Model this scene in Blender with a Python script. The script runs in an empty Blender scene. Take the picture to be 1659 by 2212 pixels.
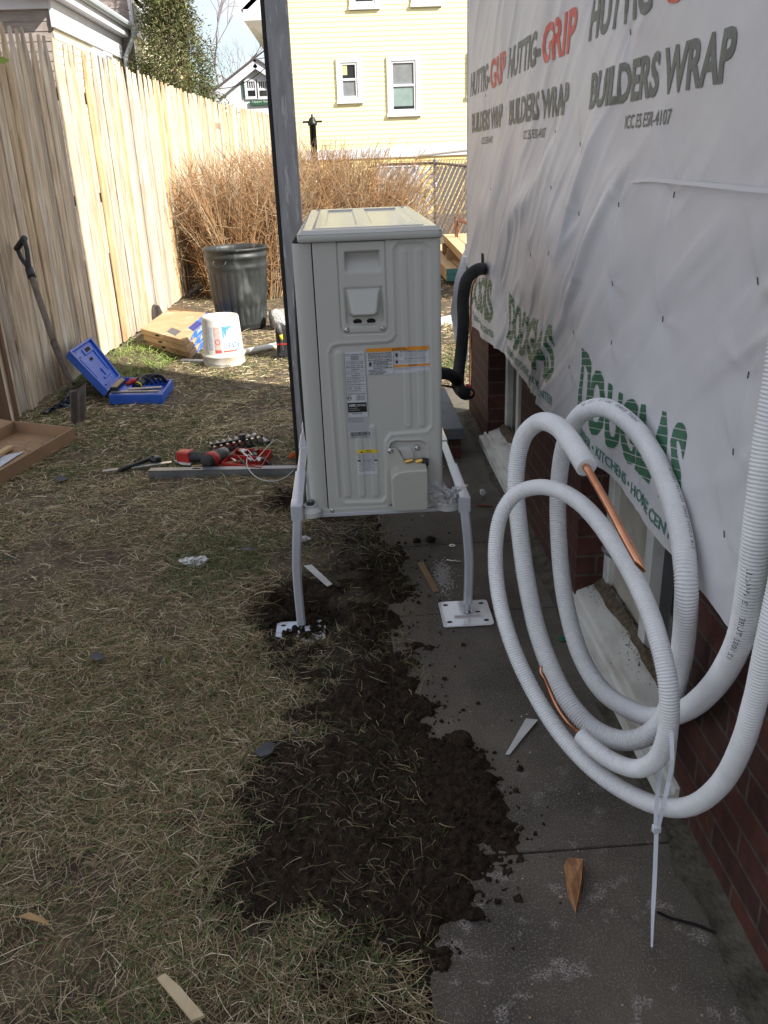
import bpy, bmesh, math, random
import numpy as np
from mathutils import Vector, Matrix
R = math.radians
random.seed(7); RNG = np.random.default_rng(7)
scene = bpy.context.scene
COL = scene.collection

# ---------------------------------------------------------------- camera
CH = 1.36; PITCH = R(22.52); ROLL = R(-2.17); YAW = R(2.046); FPX = 1844.0
_f = np.array([math.sin(YAW)*math.cos(PITCH), math.cos(YAW)*math.cos(PITCH), -math.sin(PITCH)])
_r = np.array([math.cos(YAW), -math.sin(YAW), 0.0]); _u = np.cross(_r, _f)
_r, _u = math.cos(ROLL)*_r + math.sin(ROLL)*_u, -math.sin(ROLL)*_r + math.cos(ROLL)*_u
camd = bpy.data.cameras.new("camera"); cam = bpy.data.objects.new("camera", camd); COL.objects.link(cam)
M = Matrix(((_r[0], _u[0], -_f[0], 0), (_r[1], _u[1], -_f[1], 0), (_r[2], _u[2], -_f[2], CH), (0, 0, 0, 1)))
cam.matrix_world = M
camd.sensor_fit = 'HORIZONTAL'; camd.sensor_width = 36; camd.lens = 36*FPX/1659.0
camd.clip_start = .05; camd.clip_end = 3000
scene.camera = cam

# ---------------------------------------------------------------- light
SUN_EL = R(36); SDX, SDY = .811, -.584
SUN_STR = 4.9; SKY_STR = .10
scene.view_settings.view_transform = 'Standard'; scene.view_settings.look = 'None'
scene.view_settings.exposure = 1.05; scene.view_settings.gamma = 1.0
w = bpy.data.worlds.new("World"); scene.world = w; w.use_nodes = True
nt = w.node_tree; nt.nodes.clear()
wo = nt.nodes.new('ShaderNodeOutputWorld'); bg = nt.nodes.new('ShaderNodeBackground')
sky = nt.nodes.new('ShaderNodeTexSky'); sky.sky_type = 'NISHITA'; sky.sun_disc = False
sky.sun_elevation = SUN_EL; sky.sun_rotation = math.atan2(SDX, SDY)
tc = nt.nodes.new('ShaderNodeTexCoord'); mp = nt.nodes.new('ShaderNodeMapping'); mp.inputs['Scale'].default_value = (1, 1, 3.0)
ns = nt.nodes.new('ShaderNodeTexNoise'); ns.inputs['Scale'].default_value = 3.2; ns.inputs['Detail'].default_value = 6
cr = nt.nodes.new('ShaderNodeValToRGB'); cr.color_ramp.elements[0].position = .34; cr.color_ramp.elements[1].position = .60
mx = nt.nodes.new('ShaderNodeMix'); mx.data_type = 'RGBA'
mx.inputs[7].default_value = (5.0, 4.9, 4.95, 1)
L = nt.links.new
L(tc.outputs['Generated'], mp.inputs['Vector']); L(mp.outputs[0], ns.inputs['Vector']); L(ns.outputs['Fac'], cr.inputs[0])
L(cr.outputs[0], mx.inputs[0]); L(sky.outputs[0], mx.inputs[6]); L(mx.outputs[2], bg.inputs['Color'])
bg.inputs['Strength'].default_value = SKY_STR; L(bg.outputs[0], wo.inputs[0])
sl = bpy.data.lights.new("sun", 'SUN'); sl.energy = SUN_STR; sl.angle = R(.6); sl.color = (1, .95, .86)
so = bpy.data.objects.new("sun", sl); COL.objects.link(so)
sd = Vector((SDX*math.cos(SUN_EL), SDY*math.cos(SUN_EL), math.sin(SUN_EL)))
so.rotation_euler = sd.to_track_quat('Z', 'Y').to_euler(); so.location = (20, -15, 30)

# ---------------------------------------------------------------- helpers
CC = np.array([0, 0, CH])
def ray(px, py): return _f + _r*(px-829.5)/FPX - _u*(py-1106)/FPX
def PD(px, py, d): return CC + d*ray(px, py)
def PAX(px, py, ax, v):
    d = ray(px, py); return CC + (v-CC[ax])/d[ax]*d
def G(px, py, z=0.0): return PAX(px, py, 2, z)
def PX(px, py, x): return PAX(px, py, 0, x)
def PY(px, py, y): return PAX(px, py, 1, y)

def _rnd(ix, iy, seed):
    n = (ix.astype(np.int64)*374761393 + iy.astype(np.int64)*668265263 + seed*1442695041) & 0x7fffffff
    n = (n ^ (n >> 13))*1274126177 & 0x7fffffff
    return ((n ^ (n >> 16)) & 0xffff)/65535.0
def noise(x, y, seed=0):
    x = np.asarray(x, float); y = np.asarray(y, float)
    ix = np.floor(x); iy = np.floor(y); fx = x-ix; fy = y-iy
    fx = fx*fx*(3-2*fx); fy = fy*fy*(3-2*fy)
    a = _rnd(ix, iy, seed); b = _rnd(ix+1, iy, seed); c = _rnd(ix, iy+1, seed); d = _rnd(ix+1, iy+1, seed)
    return (a*(1-fx)+b*fx)*(1-fy)+(c*(1-fx)+d*fx)*fy
def fbm(x, y, seed=0, o=4):
    s = 0; a = .5; t = 0
    for i in range(o):
        s = s+a*noise(x*2**i, y*2**i, seed+i*17); t += a; a *= .5
    return s/t
def sstep(a, b, x):
    t = np.clip((x-a)/(b-a), 0, 1); return t*t*(3-2*t)
def poly_sdf(x, y, P):
    x = np.asarray(x, float); y = np.asarray(y, float)
    d = np.full(x.shape, 1e9); ins = np.zeros(x.shape, bool); n = len(P)
    for i in range(n):
        ax, ay = P[i]; bx, by = P[(i+1) % n]; ex, ey = bx-ax, by-ay
        t = np.clip(((x-ax)*ex+(y-ay)*ey)/(ex*ex+ey*ey+1e-12), 0, 1)
        d = np.minimum(d, np.hypot(x-ax-t*ex, y-ay-t*ey))
        c = ((ay > y) != (by > y)) & (x < (bx-ax)*(y-ay)/((by-ay) if by != ay else 1e-9)+ax)
        ins ^= c
    return np.where(ins, -d, d)

MATS = {}
def mat(name, c, c2=None, scale=6, rough=.6, metal=0, bump=0, bscale=60, spec=.5, coat=0, lo=.35, hi=.65, stretch=(1, 1, 1), attr=None, c3=None, s3=40, alpha=1, trans=0, rough2=None, detail=5, sheen=0):
    if name in MATS: return MATS[name]
    m = bpy.data.materials.new(name); m.use_nodes = True; t = m.node_tree; b = t.nodes['Principled BSDF']; N = t.nodes.new; Lk = t.links.new
    b.inputs['Base Color'].default_value = (*c, 1); b.inputs['Roughness'].default_value = rough; b.inputs['Metallic'].default_value = metal
    b.inputs['Specular IOR Level'].default_value = spec; b.inputs['Coat Weight'].default_value = coat; b.inputs['Coat Roughness'].default_value = .08
    b.inputs['Transmission Weight'].default_value = trans; b.inputs['Alpha'].default_value = alpha
    tcn = N('ShaderNodeTexCoord'); mpn = N('ShaderNodeMapping'); mpn.inputs['Scale'].default_value = stretch; Lk(tcn.outputs['Object'], mpn.inputs[0])
    col = None
    if c2:
        n = N('ShaderNodeTexNoise'); n.inputs['Scale'].default_value = scale; n.inputs['Detail'].default_value = detail; Lk(mpn.outputs[0], n.inputs['Vector'])
        mr = N('ShaderNodeMapRange'); mr.inputs[1].default_value = lo; mr.inputs[2].default_value = hi; Lk(n.outputs['Fac'], mr.inputs[0])
        x = N('ShaderNodeMix'); x.data_type = 'RGBA'; x.inputs[6].default_value = (*c, 1); x.inputs[7].default_value = (*c2, 1)
        Lk(mr.outputs[0], x.inputs[0]); col = x.outputs[2]
        if rough2 is not None:
            r2 = N('ShaderNodeMapRange'); r2.inputs[3].default_value = rough; r2.inputs[4].default_value = rough2; Lk(mr.outputs[0], r2.inputs[0]); Lk(r2.outputs[0], b.inputs['Roughness'])
    if c3:
        n3 = N('ShaderNodeTexNoise'); n3.inputs['Scale'].default_value = s3; n3.inputs['Detail'].default_value = 3; Lk(mpn.outputs[0], n3.inputs['Vector'])
        m3 = N('ShaderNodeMapRange'); m3.inputs[1].default_value = .60; m3.inputs[2].default_value = .68; Lk(n3.outputs['Fac'], m3.inputs[0])
        x3 = N('ShaderNodeMix'); x3.data_type = 'RGBA'; x3.inputs[7].default_value = (*c3, 1); Lk(m3.outputs[0], x3.inputs[0])
        if col: Lk(col, x3.inputs[6])
        else: x3.inputs[6].default_value = (*c, 1)
        col = x3.outputs[2]
    if attr:
        a = N('ShaderNodeAttribute'); a.attribute_name = attr
        if col:
            x = N('ShaderNodeMix'); x.data_type = 'RGBA'; x.blend_type = 'MULTIPLY'; x.inputs[0].default_value = 1
            Lk(col, x.inputs[6]); Lk(a.outputs['Color'], x.inputs[7]); col = x.outputs[2]
        else: col = a.outputs['Color']
    if col: Lk(col, b.inputs['Base Color'])
    if bump:
        n = N('ShaderNodeTexNoise'); n.inputs['Scale'].default_value = bscale; n.inputs['Detail'].default_value = 4; Lk(mpn.outputs[0], n.inputs['Vector'])
        bp = N('ShaderNodeBump'); bp.inputs['Strength'].default_value = bump; bp.inputs['Distance'].default_value = .01
        Lk(n.outputs['Fac'], bp.inputs['Height']); Lk(bp.outputs[0], b.inputs['Normal'])
    MATS[name] = m; return m

ORG = {}
def link(o, parent=None):
    COL.objects.link(o)
    if parent is not None:
        o.parent = parent; ORG[o.name] = ORG[parent.name]
        o.location = (0, 0, 0)
    return o
def tag(o, label=None, cat=None, group=None, kind=None):
    if label: o['label'] = label
    if cat: o['category'] = cat
    if group: o['group'] = group
    if kind: o['kind'] = kind
    return o
def thing(name, loc, label, cat, group=None):
    o = bpy.data.objects.new(name, None); o.empty_display_size = .05; COL.objects.link(o)
    o.location = tuple(float(v) for v in loc); ORG[o.name] = np.array(loc, float)
    return tag(o, label, cat, group)
def meshobj(name, V, F, m, parent=None, base=None, smooth=False, bevel=0, attrs=None, seg=2):
    V = np.asarray(V, float)
    if parent is not None: org = ORG[parent.name]
    else: org = np.array(base, float) if base is not None else (np.array([*V.mean(0)[:2], V[:, 2].min()]) if len(V) else np.zeros(3))
    me = bpy.data.meshes.new(name)
    if isinstance(F, np.ndarray):
        k = F.shape[1]; n = len(F)
        me.vertices.add(len(V)); me.vertices.foreach_set('co', (V-org).astype(np.float32).ravel())
        me.loops.add(n*k); me.loops.foreach_set('vertex_index', F.astype(np.int32).ravel())
        me.polygons.add(n); me.polygons.foreach_set('loop_start', np.arange(0, n*k, k, dtype=np.int32))
        me.update(calc_edges=True)
    else:
        me.from_pydata([tuple(v) for v in (V-org)], [], F); me.update()
    me.materials.append(m)
    if smooth: me.polygons.foreach_set('use_smooth', np.ones(len(me.polygons), bool))
    if attrs:
        for k, a in attrs.items():
            at = me.color_attributes.new(k, 'FLOAT_COLOR', 'POINT')
            a = np.asarray(a, np.float32)
            if a.shape[1] == 3: a = np.hstack([a, np.ones((len(a), 1), np.float32)])
            at.data.foreach_set('color', a.ravel())
    o = bpy.data.objects.new(name, me)
    if parent is not None: link(o, parent)
    else:
        COL.objects.link(o); o.location = tuple(org); ORG[o.name] = org
    if bevel:
        b = o.modifiers.new('bevel', 'BEVEL'); b.width = bevel; b.segments = seg; b.limit_method = 'ANGLE'; b.angle_limit = R(35)
        me.polygons.foreach_set('use_smooth', np.ones(len(me.polygons), bool))
        o.modifiers.new('wn', 'WEIGHTED_NORMAL').keep_sharp = True
    return o

class MB:
    def __init__(s): s.V = []; s.F = []
    def add(s, V, F):
        n = len(s.V); s.V += [tuple(map(float, v)) for v in V]; s.F += [tuple(i+n for i in f) for f in F]; return s
    def box(s, lo, hi, T=None):
        x0, y0, z0 = lo; x1, y1, z1 = hi
        V = [(x0, y0, z0), (x1, y0, z0), (x1, y1, z0), (x0, y1, z0), (x0, y0, z1), (x1, y0, z1), (x1, y1, z1), (x0, y1, z1)]
        if T is not None: V = [T @ Vector(v) for v in V]
        return s.add(V, [(0, 3, 2, 1), (4, 5, 6, 7), (0, 1, 5, 4), (1, 2, 6, 5), (2, 3, 7, 6), (3, 0, 4, 7)])
    def quadbox(s, top, th, up=(0, 0, 1)):
        top = [np.array(p, float) for p in top]; up = np.array(up, float)
        V = [p-up*th for p in top]+top
        return s.add(V, [(3, 2, 1, 0), (4, 5, 6, 7), (0, 1, 5, 4), (1, 2, 6, 5), (2, 3, 7, 6), (3, 0, 4, 7)])
    def bar(s, a, b, wd, th, up=(0, 0, 1)):
        a = Vector(a); b = Vector(b); d = (b-a).normalized(); sd_ = d.cross(Vector(up)).normalized(); u = sd_.cross(d)
        V = []
        for p in (a, b):
            for i, j in ((-1, -1), (1, -1), (1, 1), (-1, 1)): V.append(p+sd_*i*wd/2+u*j*th/2)
        return s.add(V, [(0, 1, 2, 3), (7, 6, 5, 4), (0, 4, 5, 1), (1, 5, 6, 2), (2, 6, 7, 3), (3, 7, 4, 0)])
    def tube(s, P, r, n=8, cap=True, closed=False):
        P = [Vector(p) for p in P]; m = len(P); rr = r if hasattr(r, '__len__') else [r]*m
        t0 = (P[1]-P[0]).normalized(); a = Vector((0, 0, 1)) if abs(t0.z) < .9 else Vector((1, 0, 0)); nrm = t0.cross(a).normalized()
        V = []
        for i in range(m):
            t = ((P[min(i+1, m-1)]-P[max(i-1, 0)])).normalized() if not closed else (P[(i+1) % m]-P[i-1]).normalized()
            nrm = (nrm-t*nrm.dot(t)).normalized(); bn = t.cross(nrm)
            for k in range(n):
                an = 2*math.pi*k/n; V.append(P[i]+(nrm*math.cos(an)+bn*math.sin(an))*rr[i])
        F = []
        for i in range(m if closed else m-1):
            j = (i+1) % m
            for k in range(n): F.append((i*n+k, i*n+(k+1) % n, j*n+(k+1) % n, j*n+k))
        if cap and not closed: F += [tuple(range(n-1, -1, -1)), tuple((m-1)*n+k for k in range(n))]
        return s.add(V, F)
    def cyl(s, a, b, r, r2=None, n=16): return s.tube([a, b], [r, r if r2 is None else r2], n)
    def lathe(s, c, prof, n=32, axis=None, mod=None, cap=False):
        # prof: list (r,z)
        V = []; F = []; ax = axis or Matrix.Identity(3); c = Vector(c)
        for j, (r, z) in enumerate(prof):
            for k in range(n):
                an = 2*math.pi*k/n; rr = r+(mod(an, j, z) if mod else 0)
                V.append(c+ax @ Vector((rr*math.cos(an), rr*math.sin(an), z)))
        for j in range(len(prof)-1):
            for k in range(n): F.append((j*n+k, j*n+(k+1) % n, (j+1)*n+(k+1) % n, (j+1)*n+k))
        if cap: F += [tuple(range(n-1, -1, -1)), tuple((len(prof)-1)*n+k for k in range(n))]
        return s.add(V, F)
    def prism(s, P, d):
        P = [np.array(p, float) for p in P]; d = np.array(d, float); n = len(P)
        return s.add(P+[p+d for p in P], [tuple(range(n-1, -1, -1)), tuple(range(n, 2*n))]+[(i, (i+1) % n, n+(i+1) % n, n+i) for i in range(n)])
    def build(s, name, m, parent=None, **k): return meshobj(name, s.V, s.F, m, parent, **k)

def grid(us, vs, fn):
    U, W_ = np.meshgrid(us, vs, indexing='ij'); V = fn(U, W_).reshape(-1, 3)
    nu, nv = len(us), len(vs); i = np.arange(nu*nv).reshape(nu, nv)
    F = np.stack([i[:-1, :-1], i[1:, :-1], i[1:, 1:], i[:-1, 1:]], -1).reshape(-1, 4)
    return V, F
def spline(P, step=.004):
    P = np.array(P, float); P = np.vstack([2*P[0]-P[1], P, 2*P[-1]-P[-2]]); out = []
    for i in range(1, len(P)-2):
        a, b, c, d = P[i-1:i+3]; n = max(2, int(np.linalg.norm(c-b)/step))
        for t in np.arange(n)/n:
            out.append(.5*((2*b)+(-a+c)*t+(2*a-5*b+4*c-d)*t*t+(-a+3*b-3*c+d)*t**3))
    out.append(P[-2]); return np.array(out)
_tc = {}
def text2d(s, bold=0.0):
    key = (s, bold)
    if key in _tc: return _tc[key]
    cu = bpy.data.curves.new('t', 'FONT'); cu.body = s; cu.size = 1; cu.offset = bold; cu.resolution_u = 3
    o = bpy.data.objects.new('t', cu); me = bpy.data.meshes.new_from_object(o)
    V = np.array([v.co[:2] for v in me.vertices]) if len(me.vertices) else np.zeros((0, 2)); F = [tuple(p.vertices) for p in me.polygons]
    bpy.data.objects.remove(o); bpy.data.curves.remove(cu); bpy.data.meshes.remove(me)
    mn = V.min(0); V = V-mn; V = V/V.max(0); _tc[key] = (V, F); return V, F
def textpart(name, s, fn, Wd, Ht, m, parent, bold=.0, off=(0, 0), shear=0, stripes=None, cut=None, warp=None):
    """flat letter mesh of width Wd and height Ht, mapped onto a surface by fn(u, v) -> xyz"""
    V, F = text2d(s, bold); V = V*np.array([Wd, Ht]); V[:, 0] += V[:, 1]*shear; V = V+np.array(off)
    if warp: V = warp(V)
    if cut or stripes:
        bm = bmesh.new(); vs = [bm.verts.new((a, b, 0)) for a, b in V]
        for f in F:
            try: bm.faces.new([vs[i] for i in f])
            except ValueError: pass
        def bis(co, no): bmesh.ops.bisect_plane(bm, geom=bm.verts[:]+bm.edges[:]+bm.faces[:], plane_co=co, plane_no=no, dist=1e-6)
        if stripes:
            pitch, gap, slope = stripes; no = Vector((-slope, 1, 0)).normalized(); k = -Wd*abs(slope)-Ht*2
            while k < Ht+Wd*abs(slope)+Ht:
                bis((0, k, 0), no); bis((0, k+gap, 0), no); k += pitch
            dead = []
            for f in bm.faces:
                c = f.calc_center_median(); q = (c.y-slope*c.x+Wd*abs(slope)+Ht*2) % pitch
                if q < gap: dead.append(f)
            bmesh.ops.delete(bm, geom=dead, context='FACES')
        if cut:
            x = off[0]-.2
            while x < off[0]+Wd+.2: bis((x, 0, 0), (1, 0, 0)); x += cut
            y = off[1]
            while y < off[1]+Ht+.01: bis((0, y, 0), (0, 1, 0)); y += cut
        bm.verts.index_update(); V = np.array([v.co[:2] for v in bm.verts]); F = [tuple(v.index for v in f.verts) for f in bm.faces]; bm.free()
    W3 = fn(V[:, 0], V[:, 1]); return meshobj(name, W3, F, m, parent)
def planefn(o, u, v):
    o, u, v = (np.array(a, float) for a in (o, u, v)); return lambda a, b: o+np.outer(a, u)+np.outer(b, v)

exec_parts = []
# ================================================================ SETTING
W = .676; YC = 4.70
M_ground = mat('ground_soil', (.050, .036, .023), (.13, .095, .06), 7, .95, bump=.6, bscale=60, c3=(.30, .23, .13), s3=60, attr='tint')
M_soil = mat('dug_soil', (.020, .0135, .009), (.052, .036, .024), 55, .97, bump=1.0, bscale=260, spec=.15, c3=(.07, .048, .03), s3=160)

SOIL = [[(548, 1660), (600, 1622), (700, 1612), (800, 1570), (905, 1560), (985, 1600), (1040, 1690), (1085, 1800), (1070, 1880), (1000, 1930), (930, 2010), (900, 2090), (800, 2060), (700, 2000), (620, 1960), (560, 1980), (470, 1940), (490, 1880), (520, 1800), (505, 1720)],
        [(545, 1330), (560, 1262), (640, 1250), (730, 1268), (760, 1300), (860, 1310), (905, 1400), (925, 1500), (905, 1580), (800, 1590), (640, 1560), (570, 1450)],
        [(700, 1118), (860, 1112), (872, 1200), (900, 1300), (880, 1330), (800, 1300), (740, 1230)],
        [(590, 1060), (660, 1060), (660, 1110), (600, 1110)],
        [(620, 1990), (900, 2040), (930, 2120), (905, 2240), (760, 2215), (600, 2080)]]
SOILW = [[tuple(G(*p)[:2]) for p in P] for P in SOIL]
def soilmask(x, y):
    d0 = poly_sdf(x, y, SOILW[0]); d1 = poly_sdf(x, y, SOILW[1]); d2 = poly_sdf(x, y, SOILW[2]); d3 = poly_sdf(x, y, SOILW[3])
    n = (fbm(x*9, y*9, 3)-.5)*.16+(fbm(x*40, y*40, 9, 3)-.5)*.07+(noise(x*150, y*150, 19)-.5)*.02
    m0 = sstep(.045, -.03, d0+n); nn = fbm(x*11+4, y*11, 14, 3); m1 = sstep(.05, -.05, d1+n)*(.25+.75*sstep(.38, .55, nn)); m2 = sstep(.06, -.06, d2+n)*(.05+.6*sstep(.42, .6, nn)); m3 = sstep(.04, -.02, d3+n)*.999; m3 = np.maximum(m3, sstep(.03, -.05, poly_sdf(x, y, SOILW[4])+n)*(.05+.6*sstep(.46, .62, nn)))
    return np.maximum(np.maximum(m0, m1), np.maximum(m2, m3))
def soilwide(x, y):
    o = np.zeros_like(x); k = (np.abs(x) < 1.2) & (y > .6) & (y < 4.2); xx = x[k]; yy = y[k]; n = (fbm(xx*7, yy*7, 3)-.5)*.25
    o[k] = np.maximum.reduce([sstep(.14, -.04, poly_sdf(xx, yy, P)+n) for P in SOILW]); return o
H1 = G(640, 1322); H2 = G(628, 1086)
def gz(x, y):
    h = (fbm(x*2.2, y*2.2, 21, 3)-.5)*.03+(fbm(x*14, y*14, 5, 3)-.5)*.014
    fade = sstep(.02, .14, x); h = h*(1-fade)-.03*fade
    h = h*sstep(30, 10, np.abs(y))
    d = np.hypot((x-H1[0])*1.0, (y-H1[1])*1.0)+(fbm(x*12, y*12, 8)-.5)*.05
    h = h-.068*sstep(.19, .13, d)
    d2 = np.hypot(x-H2[0], y-H2[1])+(fbm(x*12, y*12, 8)-.5)*.05
    return h-.07*sstep(.15, .09, d2)-.004
def lines(segs):
    out = []
    for a, b, s in segs: out += list(np.arange(a, b-1e-6, s))
    out.append(segs[-1][1]); return np.array(out)
xs = lines([(-600, -60, 90), (-60, -8, 8), (-8, -2.6, .3), (-2.6, .2, .022), (.2, 2.6, .15), (2.6, 60, 8), (60, 600, 90)])
ys = lines([(-60, -2, 6), (-2, .7, .3), (.7, 4.2, .02), (4.2, 9, .05), (9, 16, .2), (16, 60, 4), (60, 900, 80)])
V, F = grid(xs, ys, lambda x, y: np.stack([x, y, gz(x, y)], -1))
dk = 1-.80*np.clip(soilwide(V[:, 0], V[:, 1]), 0, 1)*(.8+.4*fbm(V[:, 0]*30, V[:, 1]*30, 66, 2)); dk = np.clip(dk, .15, 1)[:, None]*np.array([[1, 1, 1]])
tag(meshobj('ground', V, F, M_ground, base=(0, 0, 0), smooth=True, attrs={'tint': dk}), kind='structure')

# soil heap (fine relief), part over the lawn, part over the path edge
def soilz(x, y):
    m = soilmask(x, y)
    cl = fbm(x*26, y*26, 31, 3); cl2 = fbm(x*75, y*75, 41, 2)
    hh = gz(np.minimum(x, .05), y)
    hh = np.where(x > .08, np.maximum(hh, 0.0), hh)
    return np.where(m > .02, hh-.007+m*(.013+.012*fbm(x*5, y*5, 12, 2))+m*(cl-.42)*.016*(1-.6*sstep(.05, .15, x))+m*(cl2-.5)*.012+m*(fbm(x*170, y*170, 43, 2)-.5)*.007, -.25)
V, F = grid(np.arange(-.75, .42, .0036), np.arange(.95, 3.75, .0042), lambda x, y: np.stack([x, y, soilz(x, y)], -1))
keep = (V[F][:, :, 2] > -.2).all(1); F = F[keep]
used = np.unique(F); remap = -np.ones(len(V), int); remap[used] = np.arange(len(used)); V = V[used]; F = remap[F]
tag(meshobj('soil', V, F, M_soil, base=(0, 0, 0), smooth=True), kind='structure')

# path of cast slabs
def concrete():
    m = bpy.data.materials.new('path_concrete'); m.use_nodes = True; t = m.node_tree; b = t.nodes['Principled BSDF']; N = t.nodes.new; Lk = t.links.new
    tcn = N('ShaderNodeTexCoord'); b.inputs['Roughness'].default_value = .88
    def noi(s, d=4):
        n = N('ShaderNodeTexNoise'); n.inputs['Scale'].default_value = s; n.inputs['Detail'].default_value = d; Lk(tcn.outputs['Object'], n.inputs['Vector']); return n
    def rng(src, a, b_, c=0, d=1):
        r = N('ShaderNodeMapRange'); r.inputs[1].default_value = a; r.inputs[2].default_value = b_; r.inputs[3].default_value = c; r.inputs[4].default_value = d; Lk(src, r.inputs[0]); return r.outputs[0]
    def mix(f, a, c, bt='MIX'):
        x = N('ShaderNodeMix'); x.data_type = 'RGBA'; x.blend_type = bt; Lk(f, x.inputs[0])
        for k, v in ((6, a), (7, c)):
            if isinstance(v, tuple): x.inputs[k].default_value = (*v, 1)
            else: Lk(v, x.inputs[k])
        return x.outputs[2]
    big = noi(3.2); fine = noi(240, 5); med = noi(24)
    col = mix(rng(big.outputs['Fac'], .35, .65), (.056, .048, .039), (.125, .105, .083))
    col = mix(rng(fine.outputs['Fac'], .52, .68), col, (.20, .17, .135))
    vo = N('ShaderNodeTexVoronoi'); vo.inputs['Scale'].default_value = 230; Lk(tcn.outputs['Object'], vo.inputs['Vector'])
    sp = N('ShaderNodeMath'); sp.operation = 'LESS_THAN'; sp.inputs[1].default_value = .17; Lk(vo.outputs['Distance'], sp.inputs[0])
    gate = N('ShaderNodeMath'); gate.operation = 'MULTIPLY'; Lk(sp.outputs[0], gate.inputs[0]); Lk(rng(med.outputs['Fac'], .46, .58), gate.inputs[1])
    col = mix(gate.outputs[0], col, (.34, .31, .27))
    # white chalky splashes, mostly at the near end
    sx = N('ShaderNodeSeparateXYZ'); Lk(tcn.outputs['Object'], sx.inputs[0])
    near = rng(sx.outputs['Y'], 1.9, 1.1)
    spl = noi(17, 6); s2 = N('ShaderNodeMath'); s2.operation = 'MULTIPLY'; Lk(rng(spl.outputs['Fac'], .57, .65), s2.inputs[0]); Lk(near, s2.inputs[1])
    s3 = N('ShaderNodeMath'); s3.operation = 'MULTIPLY'; Lk(s2.outputs[0], s3.inputs[0]); Lk(rng(fine.outputs['Fac'], .42, .6), s3.inputs[1])
    col = mix(s3.outputs[0], col, (.36, .31, .29))
    # greenish damp band beside the wall
    wb = rng(sx.outputs['X'], .55, .66); g = N('ShaderNodeMath'); g.operation = 'MULTIPLY'; Lk(wb, g.inputs[0]); Lk(rng(med.outputs['Fac'], .35, .6), g.inputs[1])
    col = mix(g.outputs[0], col, (.12, .115, .085))
    Lk(col, b.inputs['Base Color'])
    bp = N('ShaderNodeBump'); bp.inputs['Strength'].default_value = .55; bp.inputs['Distance'].default_value = .004; Lk(fine.outputs['Fac'], bp.inputs['Height'])
    b2 = N('ShaderNodeBump'); b2.inputs['Strength'].default_value = .5; b2.inputs['Distance'].default_value = .01; Lk(med.outputs['Fac'], b2.inputs['Height']); Lk(bp.outputs[0], b2.inputs['Normal'])
    Lk(b2.outputs[0], b.inputs['Normal']); return m
M_path = concrete()
b = MB(); yj = [-1.6, .42, 1.368, 2.40, 2.925, 4.0, 5.3]
for i in range(len(yj)-1):
    y0, y1 = yj[i]+.003, yj[i+1]-.003; x1 = W+.02
    b.add([(.09, y0, -.05), (x1, y0, -.05), (x1, y1+.01, -.05), (.09, y1, -.05), (.09, y0, 0), (x1, y0+.008, 0), (x1, y1+.008, 0), (.09, y1, 0)],
          [(0, 3, 2, 1), (4, 5, 6, 7), (0, 1, 5, 4), (1, 2, 6, 5), (2, 3, 7, 6), (3, 0, 4, 7)])
tag(b.build('path', M_path, base=(0, 0, 0), bevel=.004), kind='structure')
# rough mortar and dirt fillet between path and wall
def fil(s, y):
    wv = .05+.035*fbm(y*7, s*0, 61); return np.stack([W+.012-s*wv, y, .004+(1-s)**1.6*.022*(.5+fbm(y*20, s*4, 62))+(fbm(y*60, s*8, 63, 2)-.5)*.006*(1-s)], -1)
V, F = grid(np.linspace(0, 1, 9), np.arange(.2, 4.7, .012), fil)
tag(meshobj('dirt', V, F[:, ::-1].copy(), mat('wall_dirt', (.10, .09, .065), (.045, .036, .026), 22, .95, bump=.8, bscale=90), base=(0, 0, 0), smooth=True), kind='stuff')
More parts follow.
